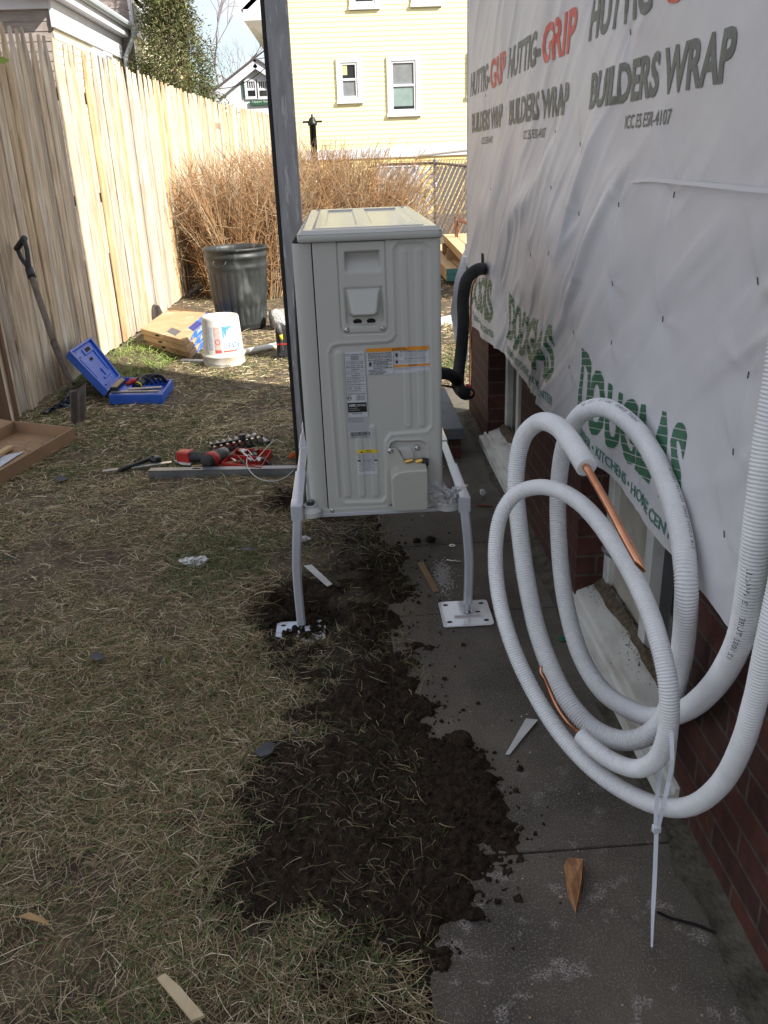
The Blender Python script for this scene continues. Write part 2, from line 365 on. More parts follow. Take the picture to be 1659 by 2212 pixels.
# ---------------------------------------------------------------- wrapped house on the right
def brickmat():
    m = bpy.data.materials.new('brick'); m.use_nodes = True; t = m.node_tree; b = t.nodes['Principled BSDF']; N = t.nodes.new; Lk = t.links.new
    tcn = N('ShaderNodeTexCoord'); s = N('ShaderNodeSeparateXYZ'); Lk(tcn.outputs['Object'], s.inputs[0])
    ad = N('ShaderNodeMath'); Lk(s.outputs['X'], ad.inputs[0]); Lk(s.outputs['Y'], ad.inputs[1])
    c = N('ShaderNodeCombineXYZ'); Lk(ad.outputs[0], c.inputs[0]); Lk(s.outputs['Z'], c.inputs[1])
    br = N('ShaderNodeTexBrick'); Lk(c.outputs[0], br.inputs['Vector']); br.inputs['Scale'].default_value = 1
    br.inputs['Brick Width'].default_value = .205; br.inputs['Row Height'].default_value = .066; br.inputs['Mortar Size'].default_value = .0048; br.inputs['Mortar Smooth'].default_value = .3; br.inputs['Bias'].default_value = -.1
    br.inputs['Color1'].default_value = (.080, .024, .015, 1); br.inputs['Color2'].default_value = (.040, .013, .010, 1); br.inputs['Mortar'].default_value = (.085, .068, .052, 1)
    n = N('ShaderNodeTexNoise'); n.inputs['Scale'].default_value = 30; n.inputs['Detail'].default_value = 5; Lk(tcn.outputs['Object'], n.inputs['Vector'])
    x = N('ShaderNodeMix'); x.data_type = 'RGBA'; x.blend_type = 'MULTIPLY'; x.inputs[0].default_value = .8
    r = N('ShaderNodeValToRGB'); r.color_ramp.elements[0].position = .3; r.color_ramp.elements[0].color = (.45, .42, .42, 1); r.color_ramp.elements[1].position = .7; r.color_ramp.elements[1].color = (1.3, 1.15, 1.1, 1)
    Lk(n.outputs['Fac'], r.inputs[0]); Lk(br.outputs['Color'], x.inputs[6]); Lk(r.outputs[0], x.inputs[7]); Lk(x.outputs[2], b.inputs['Base Color'])
    b.inputs['Roughness'].default_value = .8
    inv = N('ShaderNodeMath'); inv.operation = 'MULTIPLY_ADD'; inv.inputs[1].default_value = -1; inv.inputs[2].default_value = 1; Lk(br.outputs['Fac'], inv.inputs[0])
    ad2 = N('ShaderNodeMath'); ad2.operation = 'MULTIPLY_ADD'; ad2.inputs[1].default_value = .25; Lk(n.outputs['Fac'], ad2.inputs[0]); Lk(inv.outputs[0], ad2.inputs[2])
    bp = N('ShaderNodeBump'); bp.inputs['Strength'].default_value = .8; bp.inputs['Distance'].default_value = .006; Lk(ad2.outputs[0], bp.inputs['Height']); Lk(bp.outputs[0], b.inputs['Normal']); return m
M_brick = brickmat()
M_white = mat('white_paint', (.72, .72, .70), (.55, .54, .50), 12, .5, bump=.1, bscale=80)
M_pane = mat('dark_glass', (.012, .013, .013), rough=.06, spec=.6)
FS = .78  # slant of the unseen far wall, shaped to let sun past the corner
house = thing('house', (W, 1.5, 0), 'house under renovation with dark brick base and printed white wrap, along the path', 'house')
wins = [(1.50, 2.36), (3.26, 4.06)]
b = MB(); zt = .66; segs = [(-9, wins[0][0]), (wins[0][1], wins[1][0]), (wins[1][1], YC)]
for a, c in segs: b.box((W, a, -.1), (W+.3 if c < YC else W+.09, c, zt))
for a, c in wins: b.box((W, a, -.1), (W+.3, c, .055)); b.box((W, a, .60), (W+.3, c, zt))
b.prism([(W+.3, YC-.3-.23, -.1), (W+.02, YC-.02, -.1), (7, YC-.02-(7-W-.02)*FS, -.1), (7, -9, -.1), (W+.3, -9, -.1)], (0, 0, zt+.1))
brick = b.build('brick_base', M_brick, house)
M_panel = mat('sash_cream', (.50, .47, .40), (.38, .35, .29), 9, .6)
for k, (a, c) in enumerate(wins):
    b = MB(); xw = W+.085
    for (p, q) in (((xw, a, .055), (xw+.06, a+.06, .6)), ((xw, c-.05, .055), (xw+.06, c, .6)), ((xw, a+.06, .055), (xw+.06, c-.05, .10)), ((xw, a+.06, .55), (xw+.06, c-.05, .6)), ((xw-.004, a+.46, .10), (xw+.055, a+.51, .55))):
        b.box(p, q)
    wf = b.build('window', M_white, house, bevel=.004)
    MB().box((xw+.03, a+.06, .1), (xw+.04, a+.46, .55)).build('pane', M_pane, wf)
    if k == 0:
        MB().box((xw+.02, a+.51, .1), (xw+.045, c-.05, .55)).build('vent_panel', M_panel, wf)
        vc = PX(1336, 1178, xw+.01); v = MB(); P = [(xw+.024-.004*i, vc[1], vc[2]-.0005*i*i) for i in range(9)]
        v.tube(P, [.036+.004*(i % 2) for i in range(9)], 24, cap=False); v.cyl((xw+.014, vc[1], vc[2]), (xw+.012, vc[1], vc[2]), .036, n=20); v.build('vent_hose', mat('grey_hose', (.22, .22, .22), (.12, .12, .12), 30, .45, .6), wf, smooth=True)
    else: MB().box((xw+.03, a+.51, .1), (xw+.04, c-.05, .55)).build('pane', M_pane, wf)
    s = MB(); y0, y1 = a-.04, c+.05
    s.prism([(W+.10, y0, .115), (W+.10, y0, .03), (W-.035, y0, .012), (W-.035, y0, .046), (W-.012, y0, .050), (W-.010, y0, .064), (W+.004, y0, .067), (W+.006, y0, .080), (W+.03, y0, .088)], (0, y1-y0, 0))
    s.build('window_sill', mat('old_sill', (.60, .59, .55), (.42, .39, .34), 20, .7, bump=.3, bscale=50, lo=.45, hi=.75, stretch=(1, .4, 1)), house, bevel=.002)
# debris lying on the sills
for k, (a, c) in enumerate(wins):
    def sd9(s_, y):
        wv = .010+.032*fbm(y*9, s_*0, 161+k, 3); return np.stack([W+.088-s_*wv, y, .118-s_*wv*.42+.010*(1-s_)*noise(y*30, s_*3, 162)+.004*np.sin(np.pi*s_)*noise(y*90, s_*9, 163)-.012*s_**6], -1)
    V, F = grid(np.linspace(0, 1, 9), np.arange(a, c, .008), sd9)
    tag(meshobj('sill_dirt', V, F[:, ::-1].copy(), mat('debris_strip', (.085, .06, .038), (.17, .13, .085), 70, .95, bump=.8, bscale=200), base=(W, (a+c)/2, .1), smooth=True), kind='stuff')
b = MB()
for k, (a, c) in enumerate(wins):
    for i in range(1500):
        y = random.uniform(a, c); x = W+.092-abs(random.gauss(0, .02))*(1.2+.6*math.sin(y*17)); z = .080+.42*(x-W-.006)+random.uniform(0, .003); s_ = random.uniform(.0008, .0026)
        T = Matrix.Translation((x+.01, y, z)) @ Matrix.Rotation(random.uniform(0, 3), 4, Vector((random.random(), random.random(), 1)).normalized())
        b.box((-s_, -s_*.6, -s_*.4), (s_, s_*.6, s_*.4), T)
tag(b.build('sill_dirt', mat('debris_brown', (.09, .065, .04), (.16, .12, .08), 60, .95)), kind='stuff')
tagw = (W, YC)
MB().prism([(W+.02, -9, .66), (7, -9, .66), (7, YC-.02-(7-W-.02)*FS, .66), (W+.02, YC-.02, .66)], (0, 0, 5.5)).build('wall', mat('sheathing', (.35, .25, .15), (.28, .2, .12), 5, .9), house)  # unseen far end cut back along the sun to set the shadow edge
b = MB(); b.prism([(W-.05, -9.3, 6.17), (7.3, -9.3, 6.17), (7.3, YC-(7.3-W)*FS, 6.17), (W-.05, YC, 6.17)], (0, 0, .2)); b.build('roof', mat('roof_grey', (.08, .08, .085), (.05, .05, .055), 30, .9), house)

staples = [(2.824, 1.256), (3.95, 1.216), (2.519, 1.195), (2.158, 1.236), (1.801, 1.271), (2.528, 1.375), (2.837, 1.414), (2.51, 1.029), (2.159, 1.05), (1.394, 1.154), (3.137, 1.022), (2.824, 1.058), (3.595, 1.121), (1.8, 1.023), (2.144, .905), (2.519, .861), (1.385, 1.001), (1.399, .86), (2.53, .755), (1.382, .709), (2.49, 1.72), (2.14, 1.60), (1.0, 1.2), (3.2, .8), (3.6, .75), (1.79, .62), (2.9, .62), (4.2, 1.6)]
def wdisp(y, z):
    near = sstep(3.9, 1.2, y)
    c, s = math.cos(R(38)), math.sin(R(38))
    al = -y*c+z*s; pe = y*s+z*c
    wp = fbm(y*1.6, z*1.6, 71, 3)*.35
    n1 = fbm(al*.9+5, (pe+wp*.5)*5.2, 72, 2); n2 = fbm(al*1.8+9, (pe+wp*.35)*13, 73, 2)
    rid = np.exp(-((n1-.5)*9)**2); rid2 = np.exp(-((n2-.5)*11)**2)
    amp = sstep(.32, .60, fbm(y*1.2+4, z*1.4, 74, 2))
    low = sstep(1.5, 1.05, z)
    h = rid*(.005+.015*amp)*(.35+.8*low)+rid2*.0042*(.3+amp)*(.3+low)+(fbm(y*2.5, z*2.5, 75, 3)-.5)*.016
    for (sy, sz) in staples:
        dy = y-sy; dz = z-sz; r = np.hypot(dy, dz)+1e-5; th = np.arctan2(dz, dy); ph = sy*37+sz*11
        ray_ = np.maximum(0, np.cos(th*3+ph+1.2*np.sin(ph)))**5
        h = h+.0042*ray_*np.exp(-r/.10)*sstep(.004, .03, r)-.005*np.exp(-(r/.05)**2)
    sag = sstep(.85, .57, z)*(.006+.012*noise(y*2.1, z*0, 77)+.006*np.sin(y*9+2*np.sin(y*3)))
    return h+sag+.006
def wbot(y): return .572+.010*np.sin(y*4.1)+.010*(fbm(y*6, y*0, 81)-.5)
def wrapfn(y, z): return np.stack([W-wdisp(y, z), y, z], -1)
def wrapgrid(y, t):
    z = wbot(y)+(t-.57); z = np.where(t < 1.0, wbot(y)*(1-(t-.57)/.43)+t*0+1.0*(t-.57)/.43, t); return wrapfn(y, z)
V, F = grid(np.concatenate([np.arange(-9, .6, .4), np.arange(.6, 4.70, .009), [4.715]]), np.concatenate([np.arange(.57, 2.2, .009), np.arange(2.2, 6.3, .25)]), wrapgrid)
def wrapmat():
    m = mat('house_wrap', (.67, .66, .68), (.61, .60, .62), 3, .42, spec=.35); t = m.node_tree; b = t.nodes['Principled BSDF']; N = t.nodes.new; Lk = t.links.new
    tcn = N('ShaderNodeTexCoord'); wv = N('ShaderNodeTexWave'); wv.bands_direction = 'Y'; wv.inputs['Scale'].default_value = 45; wv.inputs['Distortion'].default_value = .4; Lk(tcn.outputs['Object'], wv.inputs['Vector'])
    wz = N('ShaderNodeTexWave'); wz.bands_direction = 'Z'; wz.inputs['Scale'].default_value = 120; Lk(tcn.outputs['Object'], wz.inputs['Vector'])
    ad = N('ShaderNodeMath'); ad.operation = 'MULTIPLY_ADD'; ad.inputs[1].default_value = .4; Lk(wz.outputs['Fac'], ad.inputs[0]); Lk(wv.outputs['Fac'], ad.inputs[2])
    bp = N('ShaderNodeBump'); bp.inputs['Strength'].default_value = .22; bp.inputs['Distance'].default_value = .0015; Lk(ad.outputs[0], bp.inputs['Height']); Lk(bp.outputs[0], b.inputs['Normal'])
    b.inputs['Subsurface Weight'].default_value = 0; return m
M_wrap = wrapmat()
wrap = meshobj('house_wrap', V, F[:, ::-1].copy(), M_wrap, house, smooth=True)
# wrap turned round the far corner onto the added slanted wall, with a loose flap
def cor(x, z): return np.stack([x, YC-(x-W)*FS+.012+.012*fbm(x*5, z*3, 91, 3)+0*x, z], -1)
V, F = grid(np.arange(W-.012, 7.0, .12), np.concatenate([np.arange(.6, 2.2, .05), np.arange(2.2, 6.3, .4)]), cor)
meshobj('wrap_return', V, F, M_wrap, house, smooth=True)
fl = []
def flap(s, t):
    z = .30+.62*t; wd = (.012+.075*np.sin(np.pi*np.clip(t*1.05, 0, 1))**.8+.03*noise(t*7, t*0, 92)*(1-t))
    return np.stack([W-.004-s*wd, YC+.02+.05*s*np.sin(t*7)+.02*s, z], -1)
V, F = grid(np.linspace(0, 1, 8), np.linspace(0, 1, 40), flap); meshobj('wrap_flap', V, F, M_wrap, house, smooth=True)
# lettering printed on the wrap; u runs towards the camera, so y falls
M_ink = mat('ink_grey', (.105, .125, .12), (.14, .16, .155), 40, .5); M_inkg = mat('ink_green', (.035, .135, .07), (.05, .17, .09), 40, .5); M_inkr = mat('ink_red', (.60, .07, .055), (.66, .11, .09), 40, .5); M_teal = mat('ink_teal', (.06, .20, .15), (.09, .25, .19), 40, .5)
def onwrap(y0, z0, bend=0):
    def f(u, v):
        y = y0-u; z = z0+v; p = wrapfn(y, z); p[:, 0] -= .0016; return p
    return f
for k, y0 in enumerate((2.437, 3.55, 4.57, 1.33)):
    ct = .03
    textpart('lettering', 'BUILDERS WRAP', onwrap(y0, 1.457), .872, .086, M_ink, wrap, bold=.035, shear=.10, cut=ct)
    textpart('lettering', 'HUTTIG-', onwrap(y0+.055, 1.619), .545, .105, M_ink, wrap, bold=.035, shear=.12, cut=ct)
    textpart('lettering', 'GRIP', onwrap(y0-.505, 1.614), .405, .112, M_inkr, wrap, bold=.028, shear=.12, cut=ct)
    textpart('lettering', 'ICC ES ESR-4107', onwrap(y0-.293, 1.402), .30, .029, M_ink, wrap, bold=.008, shear=.15, cut=ct)
def dwarp(V):
    u, v = V[:, 0], V[:, 1]; uu = u/.80; t = v/.17
    z = v*(1.02+.10*np.cos(uu*2*np.pi))-.008*np.sin(uu*6.3)
    return np.stack([u+.010*np.sin(t*2*np.pi), z], -1)
for k, y0 in enumerate((2.385, 3.50, 4.62, 1.27)):
    textpart('lettering', 'DOUGLAS', onwrap(y0, .655), .80, .17, M_inkg, wrap, bold=.040, stripes=(.021, .0026, .22), cut=.02, warp=dwarp)
    textpart('lettering', 'LUMBER \u2022 KITCHENS \u2022 HOME CENTER', onwrap(y0-.015, .602), .84, .028, M_teal, wrap, bold=.02, shear=-.1, cut=.025)
M_staple = mat('staple_steel', (.11, .11, .12), rough=.4, metal=.5)
for (sy, sz) in staples:
    x = float(W-wdisp(np.array(sy), np.array(sz)))-.0015; tl = random.uniform(-.003, .003); MB().bar((x, sy-tl, sz-.006), (x-.0005, sy+tl, sz+.006), .0016, .0016, up=(1, 0, 0)).build('staple', M_staple, wrap)
hp = PX(1050, 570, W); x_ = float(W-wdisp(np.array(4.15), np.array(.87)))
MB().box((x_-.004, 4.14, .835), (x_+.012, 4.195, .925)).build('pipe_opening', mat('black_hole', (.006, .006, .006), rough=.95), house)
# seams: a folded crease line across the wrap
# ---------------------------------------------------------------- picket fence
FX = [(3.6, -2.05), (5.0, -1.975), (5.9, -1.925), (7.2, -1.85), (8.2, -1.815), (9.5, -1.81), (11, -1.76), (13, -1.65), (16, -1.28), (19, -.95), (22, -.70)]
def fxy(s):
    ys_ = [p[0] for p in FX]; return float(np.interp(s, ys_, [p[1] for p in FX]))
fence = thing('picket_fence', (fxy(6), 6, 0), 'tall weathered wooden stockade fence with pointed pickets along the left side', 'fence')
M_fw = mat('fence_wood', (.88, .84, .77), (.58, .51, .43), 7, .75, stretch=(5, 5, .55), bump=.35, bscale=30, attr='tint', c3=(1.0, .96, .88), s3=5, lo=.35, hi=.62)
def picket(Vv, Ff, Tt, x, y, dx, dy, z0, z1, wd, th, tint, lean):
    nx, ny = dy, -dx  # towards the yard (+x)
    sh = z1-.27; prof = [(-.5, z0), (.5, z0), (.5, sh), (.38, sh+.08), (.18, z1-.08), (.05, z1), (-.05, z1), (-.18, z1-.08), (-.38, sh+.08), (-.5, sh)]
    n = len(Vv)
    for t in (0, 1):
        for (a, z) in prof:
            o = a*wd+lean*(z-z0); crown = 0
            Vv.append((x+dx*o+nx*t*th, y+dy*o+ny*t*th, z)); Tt.append(tint)
    m = len(prof); Ff.append(tuple(n+m+i for i in range(m))); Ff.append(tuple(n+i for i in range(m-1, -1, -1)))
    for i in range(m): j = (i+1) % m; Ff.append((n+i, n+j, n+m+j, n+m+i))
s = 4.98; Vv, Ff, Tt = [], [], []; pan = 0; start = s
tints = [(.80, .66, .48), (.72, .62, .50), (.62, .56, .50), (.78, .58, .34), (.84, .74, .60), (.68, .50, .29), (.76, .70, .62), (.86, .78, .66)]
while s < 21.5:
    x = fxy(s); dx = fxy(s+.1)-x; dy = .1; L_ = math.hypot(dx, dy); dx /= L_; dy /= L_
    tn = random.choices(tints, [3, 3, 3, 1.6, 3, 1.0, 3, 3])[0]; k = random.uniform(.76, 1.08); tn = tuple(min(1, c*k) for c in tn)
    top = 2.17+random.uniform(-.02, .02)-.0035*max(0, s-8)
    bot = float(np.interp(s, [5, 7, 9, 25], [.015, .03, .02, .02]))+random.uniform(-.01, .01)
    picket(Vv, Ff, Tt, x+random.uniform(-.010, .010), s, dx, dy, bot, top, .107*random.uniform(.92, 1.05), .020, tn, random.uniform(-.004, .004)-.006*(s < 7))
    s += .116
    if s-start > 2.35 or s >= 21.5:
        meshobj('picket_panel', np.array(Vv), Ff, M_fw, fence, attrs={'tint': np.array(Tt)}, bevel=.006 if start < 9 else 0, seg=1)
        b = MB()
        for z in (.4, 1.15, 1.85): b.bar((fxy(start)-.03, start, z), (fxy(s)-.03, s, z), .04, .07)
        b.build('rail', mat('rail_wood', (.35, .26, .17), (.25, .18, .12), 8, .8), fence)
        Vv, Ff, Tt = [], [], []; start = s
gp = G(12, 908)
b = MB(); b.box((gp[0]-.16, gp[1]-.02, -.05), (fxy(4.95)+.025, 4.93, 2.1)); b.build('gate_board', mat('brown_board', (.16, .085, .04), (.10, .055, .028), 6, .7, stretch=(4, 4, .5)), fence, bevel=.004)
# ================================================================ BACKGROUND HOUSES
def siding(b, P0, du, width, z0, z1, exp_, out, proj=.010, holes=()):
    """lapped clapboards: each course a slanted strip; P0 xy start, du unit xy, out = outward xy; holes (u0,u1,z0,z1)"""
    P0 = np.array(P0, float); du = np.array(du, float); out = np.array(out, float); z = z0
    while z < z1-1e-4:
        zt_ = min(z+exp_, z1); spans = [(0, width)]
        for (a, c, h0, h1) in holes:
            if zt_ > h0+.01 and z < h1-.01:
                ns_ = []
                for (p, q) in spans:
                    if c <= p or a >= q: ns_.append((p, q))
                    else:
                        if a > p: ns_.append((p, a))
                        if c < q: ns_.append((c, q))
                spans = ns_
        for (p, q) in spans:
            A_ = P0+du*p; B_ = P0+du*q
            o1 = out*proj
            b.add([(*(A_+o1), z), (*(B_+o1), z), (*B_, zt_), (*A_, zt_), (*A_, z), (*B_, z)], [(0, 1, 2, 3), (4, 5, 1, 0)])
        z = zt_
    return b
def framed(b, x0, x1, z0, z1, y, t, d):
    """rectangular frame facing -y"""
    b.box((x0, y-d, z1-t), (x1, y, z1)); b.box((x0, y-d, z0), (x1, y, z0+t)); b.box((x0, y-d, z0+t), (x0+t, y, z1-t)); b.box((x1-t, y-d, z0+t), (x1, y, z1-t)); return b
M_yel = mat('yellow_siding', (.76, .715, .43), (.73, .68, .41), 2.5, .55); M_trim = mat('trim_white', (.66, .67, .72), (.60, .61, .66), 4, .5)
M_bl = mat('pane_dark', (.02, .022, .024), rough=.08, spec=.6); M_blind = mat('blind_grey', (.20, .22, .23), (.16, .17, .18), 6, .6); M_curt = mat('shade_green', (.22, .30, .28), (.18, .25, .235), 8, .6)
YH = 22.7
xl = PY(567, 40, YH)[0]; yh = thing('yellow_house', (xl, YH, 0), 'pale yellow clapboard house with white framed windows beyond the brush', 'house')
zb = PY(905, 330, YH)[2]
def win_px(a, c): return (PY(a[0], a[1], YH), PY(c[0], c[1], YH))
WN = []
for (tl, br, nm) in (((727, 125), (781, 222), 's'), ((836, 121), (907, 250), 'b'), ((1009, 113), (1060, 210), 'c'), ((753, -60), (818, 19), 'd'), ((887, -70), (952, 13), 'e')):
    p = PY(tl[0], (tl[1]+br[1])/2, YH)[0]; q = PY(br[0], (tl[1]+br[1])/2, YH)[0]; zz1 = PY((tl[0]+br[0])/2, tl[1], YH)[2]; zz0 = PY((tl[0]+br[0])/2, br[1], YH)[2]; WN.append((p, q, zz0, zz1))
b = MB(); siding(b, (xl, YH), (1, 0), 9, zb+.14, 6.6, .105, (0, -1), holes=[(p-xl, q-xl, z0, z1) for p, q, z0, z1 in WN])
b.box((xl+.05, YH+.02, .0), (xl+9, YH+8, 6.6)); b.build('wall', M_yel, yh)
b = MB(); b.box((xl-.02, YH-.03, zb-.08), (xl+9, YH+.02, zb+.14)); b.box((xl-.02, YH-.035, zb+.14), (xl+.14, YH+.1, 6.6)); b.build('trim', M_trim, yh)
b = MB(); siding(b, (xl+.1, YH+.02), (1, 0), 9, -.1, zb-.08, .105, (0, -1), proj=.012); b.build('lower_wall', mat('yellow_low_shaded', (.66, .54, .24), (.60, .48, .2), 3, .6), yh)  # darker yellow puts the shade of the recessed lower siding into the colour
for k, (p, q, z0, z1) in enumerate(WN):
    b = MB(); framed(b, p, q, z0, z1, YH, .10, .05); b.box((p-.02, YH-.075, z0-.02), (q+.02, YH, z0+.05)); f = b.build('window', M_trim, yh, bevel=.004)
    b = MB(); framed(b, p+.10, q-.10, z0+.10, z1-.1, YH+.02, .045, .05); zm = (z0+z1)/2+.02; b.box((p+.12, YH-.035, zm-.025), (q-.12, YH+.02, zm+.025)); b.build('sash', mat('sash_white', (.6, .62, .66), rough=.5), f)
    MB().box((p+.12, YH+.0, zm), (q-.12, YH+.03, z1-.12)).build('pane', M_bl if k in (0, 3) else M_blind, f)
    MB().box((p+.12, YH-.005, z0+.1), (q-.12, YH+.03, zm)).build('pane', [M_blind, M_curt, M_blind, M_bl, M_bl][k], f)
    if k == 1: MB().box((p+.14, YH-.012, z0+.13), (q-.14, YH-.006, z0+.21)).build('sill_gap', M_bl, f)
    if k == 0: MB().box((p+.14, YH-.012, z1-.36), (p+.26, YH-.002, z1-.14)).build('paper_note', mat('note_yellow', (.55, .5, .25)), f)
ez = PY(535, 40, YH)[2]; ex = PY(530, 40, YH)[0]
b = MB(); b.box((ex, YH-.45, ez-.10), (xl+.3, YH+8, ez+.12)); b.prism([(ex, YH-.45, ez-.10), (xl+.02, YH-.45, ez-.10), (xl+.02, YH-.05, ez-.38)], (0, .01, 0))
b.build('eave', M_trim, yh, bevel=.01)
b = MB(); b.bar((ex-.02, YH-.35, ez+.14), (ex+3.2, YH-.35, ez+2.6), .5, .10, up=(0, 1, 0)); b.build('rake_board', M_trim, yh)
b = MB(); b.prism([(ex-.05, YH-.4, ez+.12), (ex+3.2, YH-.4, ez+2.75), (ex+3.2, YH-.4, ez+2.6), (ex+.1, YH-.4, ez+.12)], (0, 8.5, 0)); b.build('roof', mat('roof_red', (.14, .045, .04), (.09, .03, .03), 20, .9), yh)
# pale hose along the trim band
P = spline([PY(905, 335, YH-.06), PY(1017, 322, YH-.06), PY(1100, 315, YH-.06)], .1)
MB().tube(P, .012, 6).build('conduit', mat('conduit_tan', (.45, .40, .30), rough=.6), yh)
b = MB()
p = PY(815, 355, YH)[0]; q = PY(905, 350, YH)[0]; z1 = PY(860, 352, YH)[2]
framed(b, p, q, z1-.9, z1, YH+.03, .09, .05); f = b.build('window', M_trim, yh); MB().box((p+.09, YH+.0, z1-.8), (q-.09, YH+.02, z1-.09)).build('pane', M_blind, f)
b = MB(); p = PY(1008, 360, YH)[0]; framed(b, p, p+.9, .1, PY(1010, 348, YH)[2], YH+.03, .1, .05); f = b.build('door_frame', M_trim, yh); MB().box((p+.1, YH, .1), (p+.8, YH+.02, 1.0)).build('door', M_white, f)

# brown and cream house behind the fence
bhY = 14.5
c0 = PY(118, 90, bhY); bh = thing('brown_house', (c0[0], bhY, 0), 'two storey house with grey brown shingles and cream side, beyond the picket fence', 'house')
M_shg = mat('shingle_brown', (.32, .275, .25), (.23, .195, .175), 5, .85, stretch=(1, 1, 4)); M_cream = mat('cream_siding', (.72, .65, .48), (.66, .59, .44), 3, .6)
ez = PY(95, 6, bhY)[2]; back = PX(262, 120, c0[0])[1]
b = MB(); siding(b, (c0[0]-9, bhY), (1, 0), 9, 0, ez-.05, .13, (0, -1)); b.build('front_wall', M_shg, bh)
b = MB(); siding(b, (c0[0], bhY), (0, 1), back-bhY, 0, ez-.15, .105, (1, 0)); b.build('side_wall', M_cream, bh)
b = MB(); b.box((c0[0]-9, bhY-.05, ez-.08), (c0[0]+.02, bhY, ez+.14)); b.box((c0[0]-.3, bhY-.35, ez+.05), (c0[0]+.20, back, ez+.24)); b.box((c0[0], bhY-.06, ez-.32), (c0[0]+.05, back, ez+.05)); b.box((c0[0]-9, bhY-.35, ez+.14), (c0[0]+.20, bhY+.2, ez+.24)); b.build('cornice', M_trim, bh, bevel=.01)
b = MB(); gpts = [(c0[0]+.24, bhY-.35, ez+.25), (c0[0]+.24, back, ez+.25)]; b.tube(gpts, .07, 10); b.tube([(c0[0]+.4, back-.15, ez+.2), (c0[0]+.12, back-.2, ez-.3), (c0[0]+.12, back-.2, .1)], .045, 8); b.build('gutter', mat('gutter_grey', (.45, .50, .52), rough=.4), bh)
b = MB(); b.prism([(c0[0]-9, bhY-.35, ez+.24), (c0[0]+.20, bhY-.35, ez+.24), (c0[0]-4, bhY-.35, ez+1.1)], (0, back-bhY+.3, 0)); b.build('low_roof', M_shg, bh)
m1 = PX(272, 60, c0[0]+.25); b = MB(); yb = back
siding(b, (c0[0]-9, yb), (1, 0), 9.28, 0, 9.5, .13, (0, -1)); b.build('upper_front_wall', M_shg, bh)
b = MB(); siding(b, (c0[0]+.28, yb), (0, 1), 7, 0, 9.5, .105, (1, 0)); b.build('upper_side_wall', M_cream, bh)
for (a, c, u, v) in ((283, 296, 15, 60), (283, 299, -60, -5)):
    xw = c0[0]+.28; A_ = PX(a, (u+v)/2, xw); B_ = PX(c+8, (u+v)/2, xw); z0 = PX((a+c)/2, v, xw)[2]; z1 = PX((a+c)/2, u, xw)[2]
    b = MB(); b.box((xw, A_[1]-.15, z0-.15), (xw+.05, B_[1]+.1, z1+.15)); f = b.build('window', M_trim, bh); MB().box((xw+.04, A_[1], z0), (xw+.06, B_[1]-.05, z1)).build('pane', M_blind, f)
for a in (202, 222):
    A_ = PX(a, 118, c0[0]); B_ = PX(a+14, 120, c0[0]); b = MB(); b.box((c0[0], A_[1]-.08, A_[2]-.9), (c0[0]+.04, B_[1]+.08, A_[2]+.1)); f = b.build('window', M_trim, bh); MB().box((c0[0]+.03, A_[1]+.05, A_[2]-.8), (c0[0]+.05, B_[1]-.05, A_[2])).build('pane', M_blind, f)

# small white gabled house far away
yg = 38.0; ap = PY(552, 137, yg); ll = PY(468, 205, yg); gh = thing('white_house', (ap[0], yg, 0), 'far white gabled house with green shutters and a small green sign', 'house')
rr = 2*ap[0]-ll[0]
M_wsid = mat('white_siding', (.72, .73, .75), (.66, .67, .69), 3, .6)
b = MB(); b.prism([(ll[0]+.1, yg, 0), (rr-.1, yg, 0), (rr-.1, yg, ll[2]), (ap[0], yg, ap[2]-.1), (ll[0]+.1, yg, ll[2])], (0, 9, 0)); b.build('wall', M_wsid, gh)
b = MB()
for e in (ll[0], rr): b.bar((ap[0], yg-.15, ap[2]), (e, yg-.15, ll[2]), .35, .28, up=(0, 1, 0))
b.build('rake_board', M_trim, gh)
b = MB(); 
for e in (ll[0]-.1, rr+.1): b.bar((ap[0], yg+4, ap[2]+.18), (e, yg+4, ll[2]+.14), 8.6, .08, up=(0, 1, 0)) if False else b.add([(ap[0], yg-.35, ap[2]+.2), (e, yg-.35, ll[2]+.16), (e, yg+9, ll[2]+.16), (ap[0], yg+9, ap[2]+.2), (ap[0], yg-.35, ap[2]+.12), (e, yg-.35, ll[2]+.08), (e, yg+9, ll[2]+.08), (ap[0], yg+9, ap[2]+.12)], [(0, 1, 2, 3), (4, 5, 1, 0), (7, 6, 5, 4), (0, 3, 7, 4), (1, 5, 6, 2)])
b.build('roof', mat('roof_dark', (.10, .075, .08), (.07, .055, .055), 20, .9), gh)
for (a, c) in ((535, 551), (560, 576)):
    A_ = PY(a, 210, yg); B_ = PY(c, 176, yg); b = MB(); framed(b, A_[0]-.08, B_[0]+.08, A_[2]-.08, B_[2]+.1, yg-.01, .1, .06); zm = (A_[2]+B_[2])/2; b.box((A_[0], yg-.05, zm-.04), (B_[0], yg-.01, zm+.04))
    for i in range(1, 4): xx = A_[0]+(B_[0]-A_[0])*i/4; b.box((xx-.015, yg-.045, zm), (xx+.015, yg-.012, B_[2]))
    f = b.build('window', M_trim, gh); MB().box((A_[0], yg-.03, A_[2]), (B_[0], yg-.008, B_[2])).build('pane', M_bl, f)
A_ = PY(526, 211, yg); B_ = PY(533, 176, yg); b = MB(); b.box((A_[0], yg-.06, A_[2]), (B_[0], yg-.01, B_[2])); b.build('shutter', mat('shutter_green', (.015, .06, .045), rough=.5), gh)
A_ = PY(541, 228, yg); B_ = PY(600, 216, yg); sg = thing('sign', (A_[0], yg-.1, A_[2]), 'small green lettered sign on the far white house', 'sign')
MB().box((A_[0], yg-.1, A_[2]), (B_[0], yg-.05, B_[2])).build('board', mat('sign_green', (.02, .085, .05), rough=.5), sg)
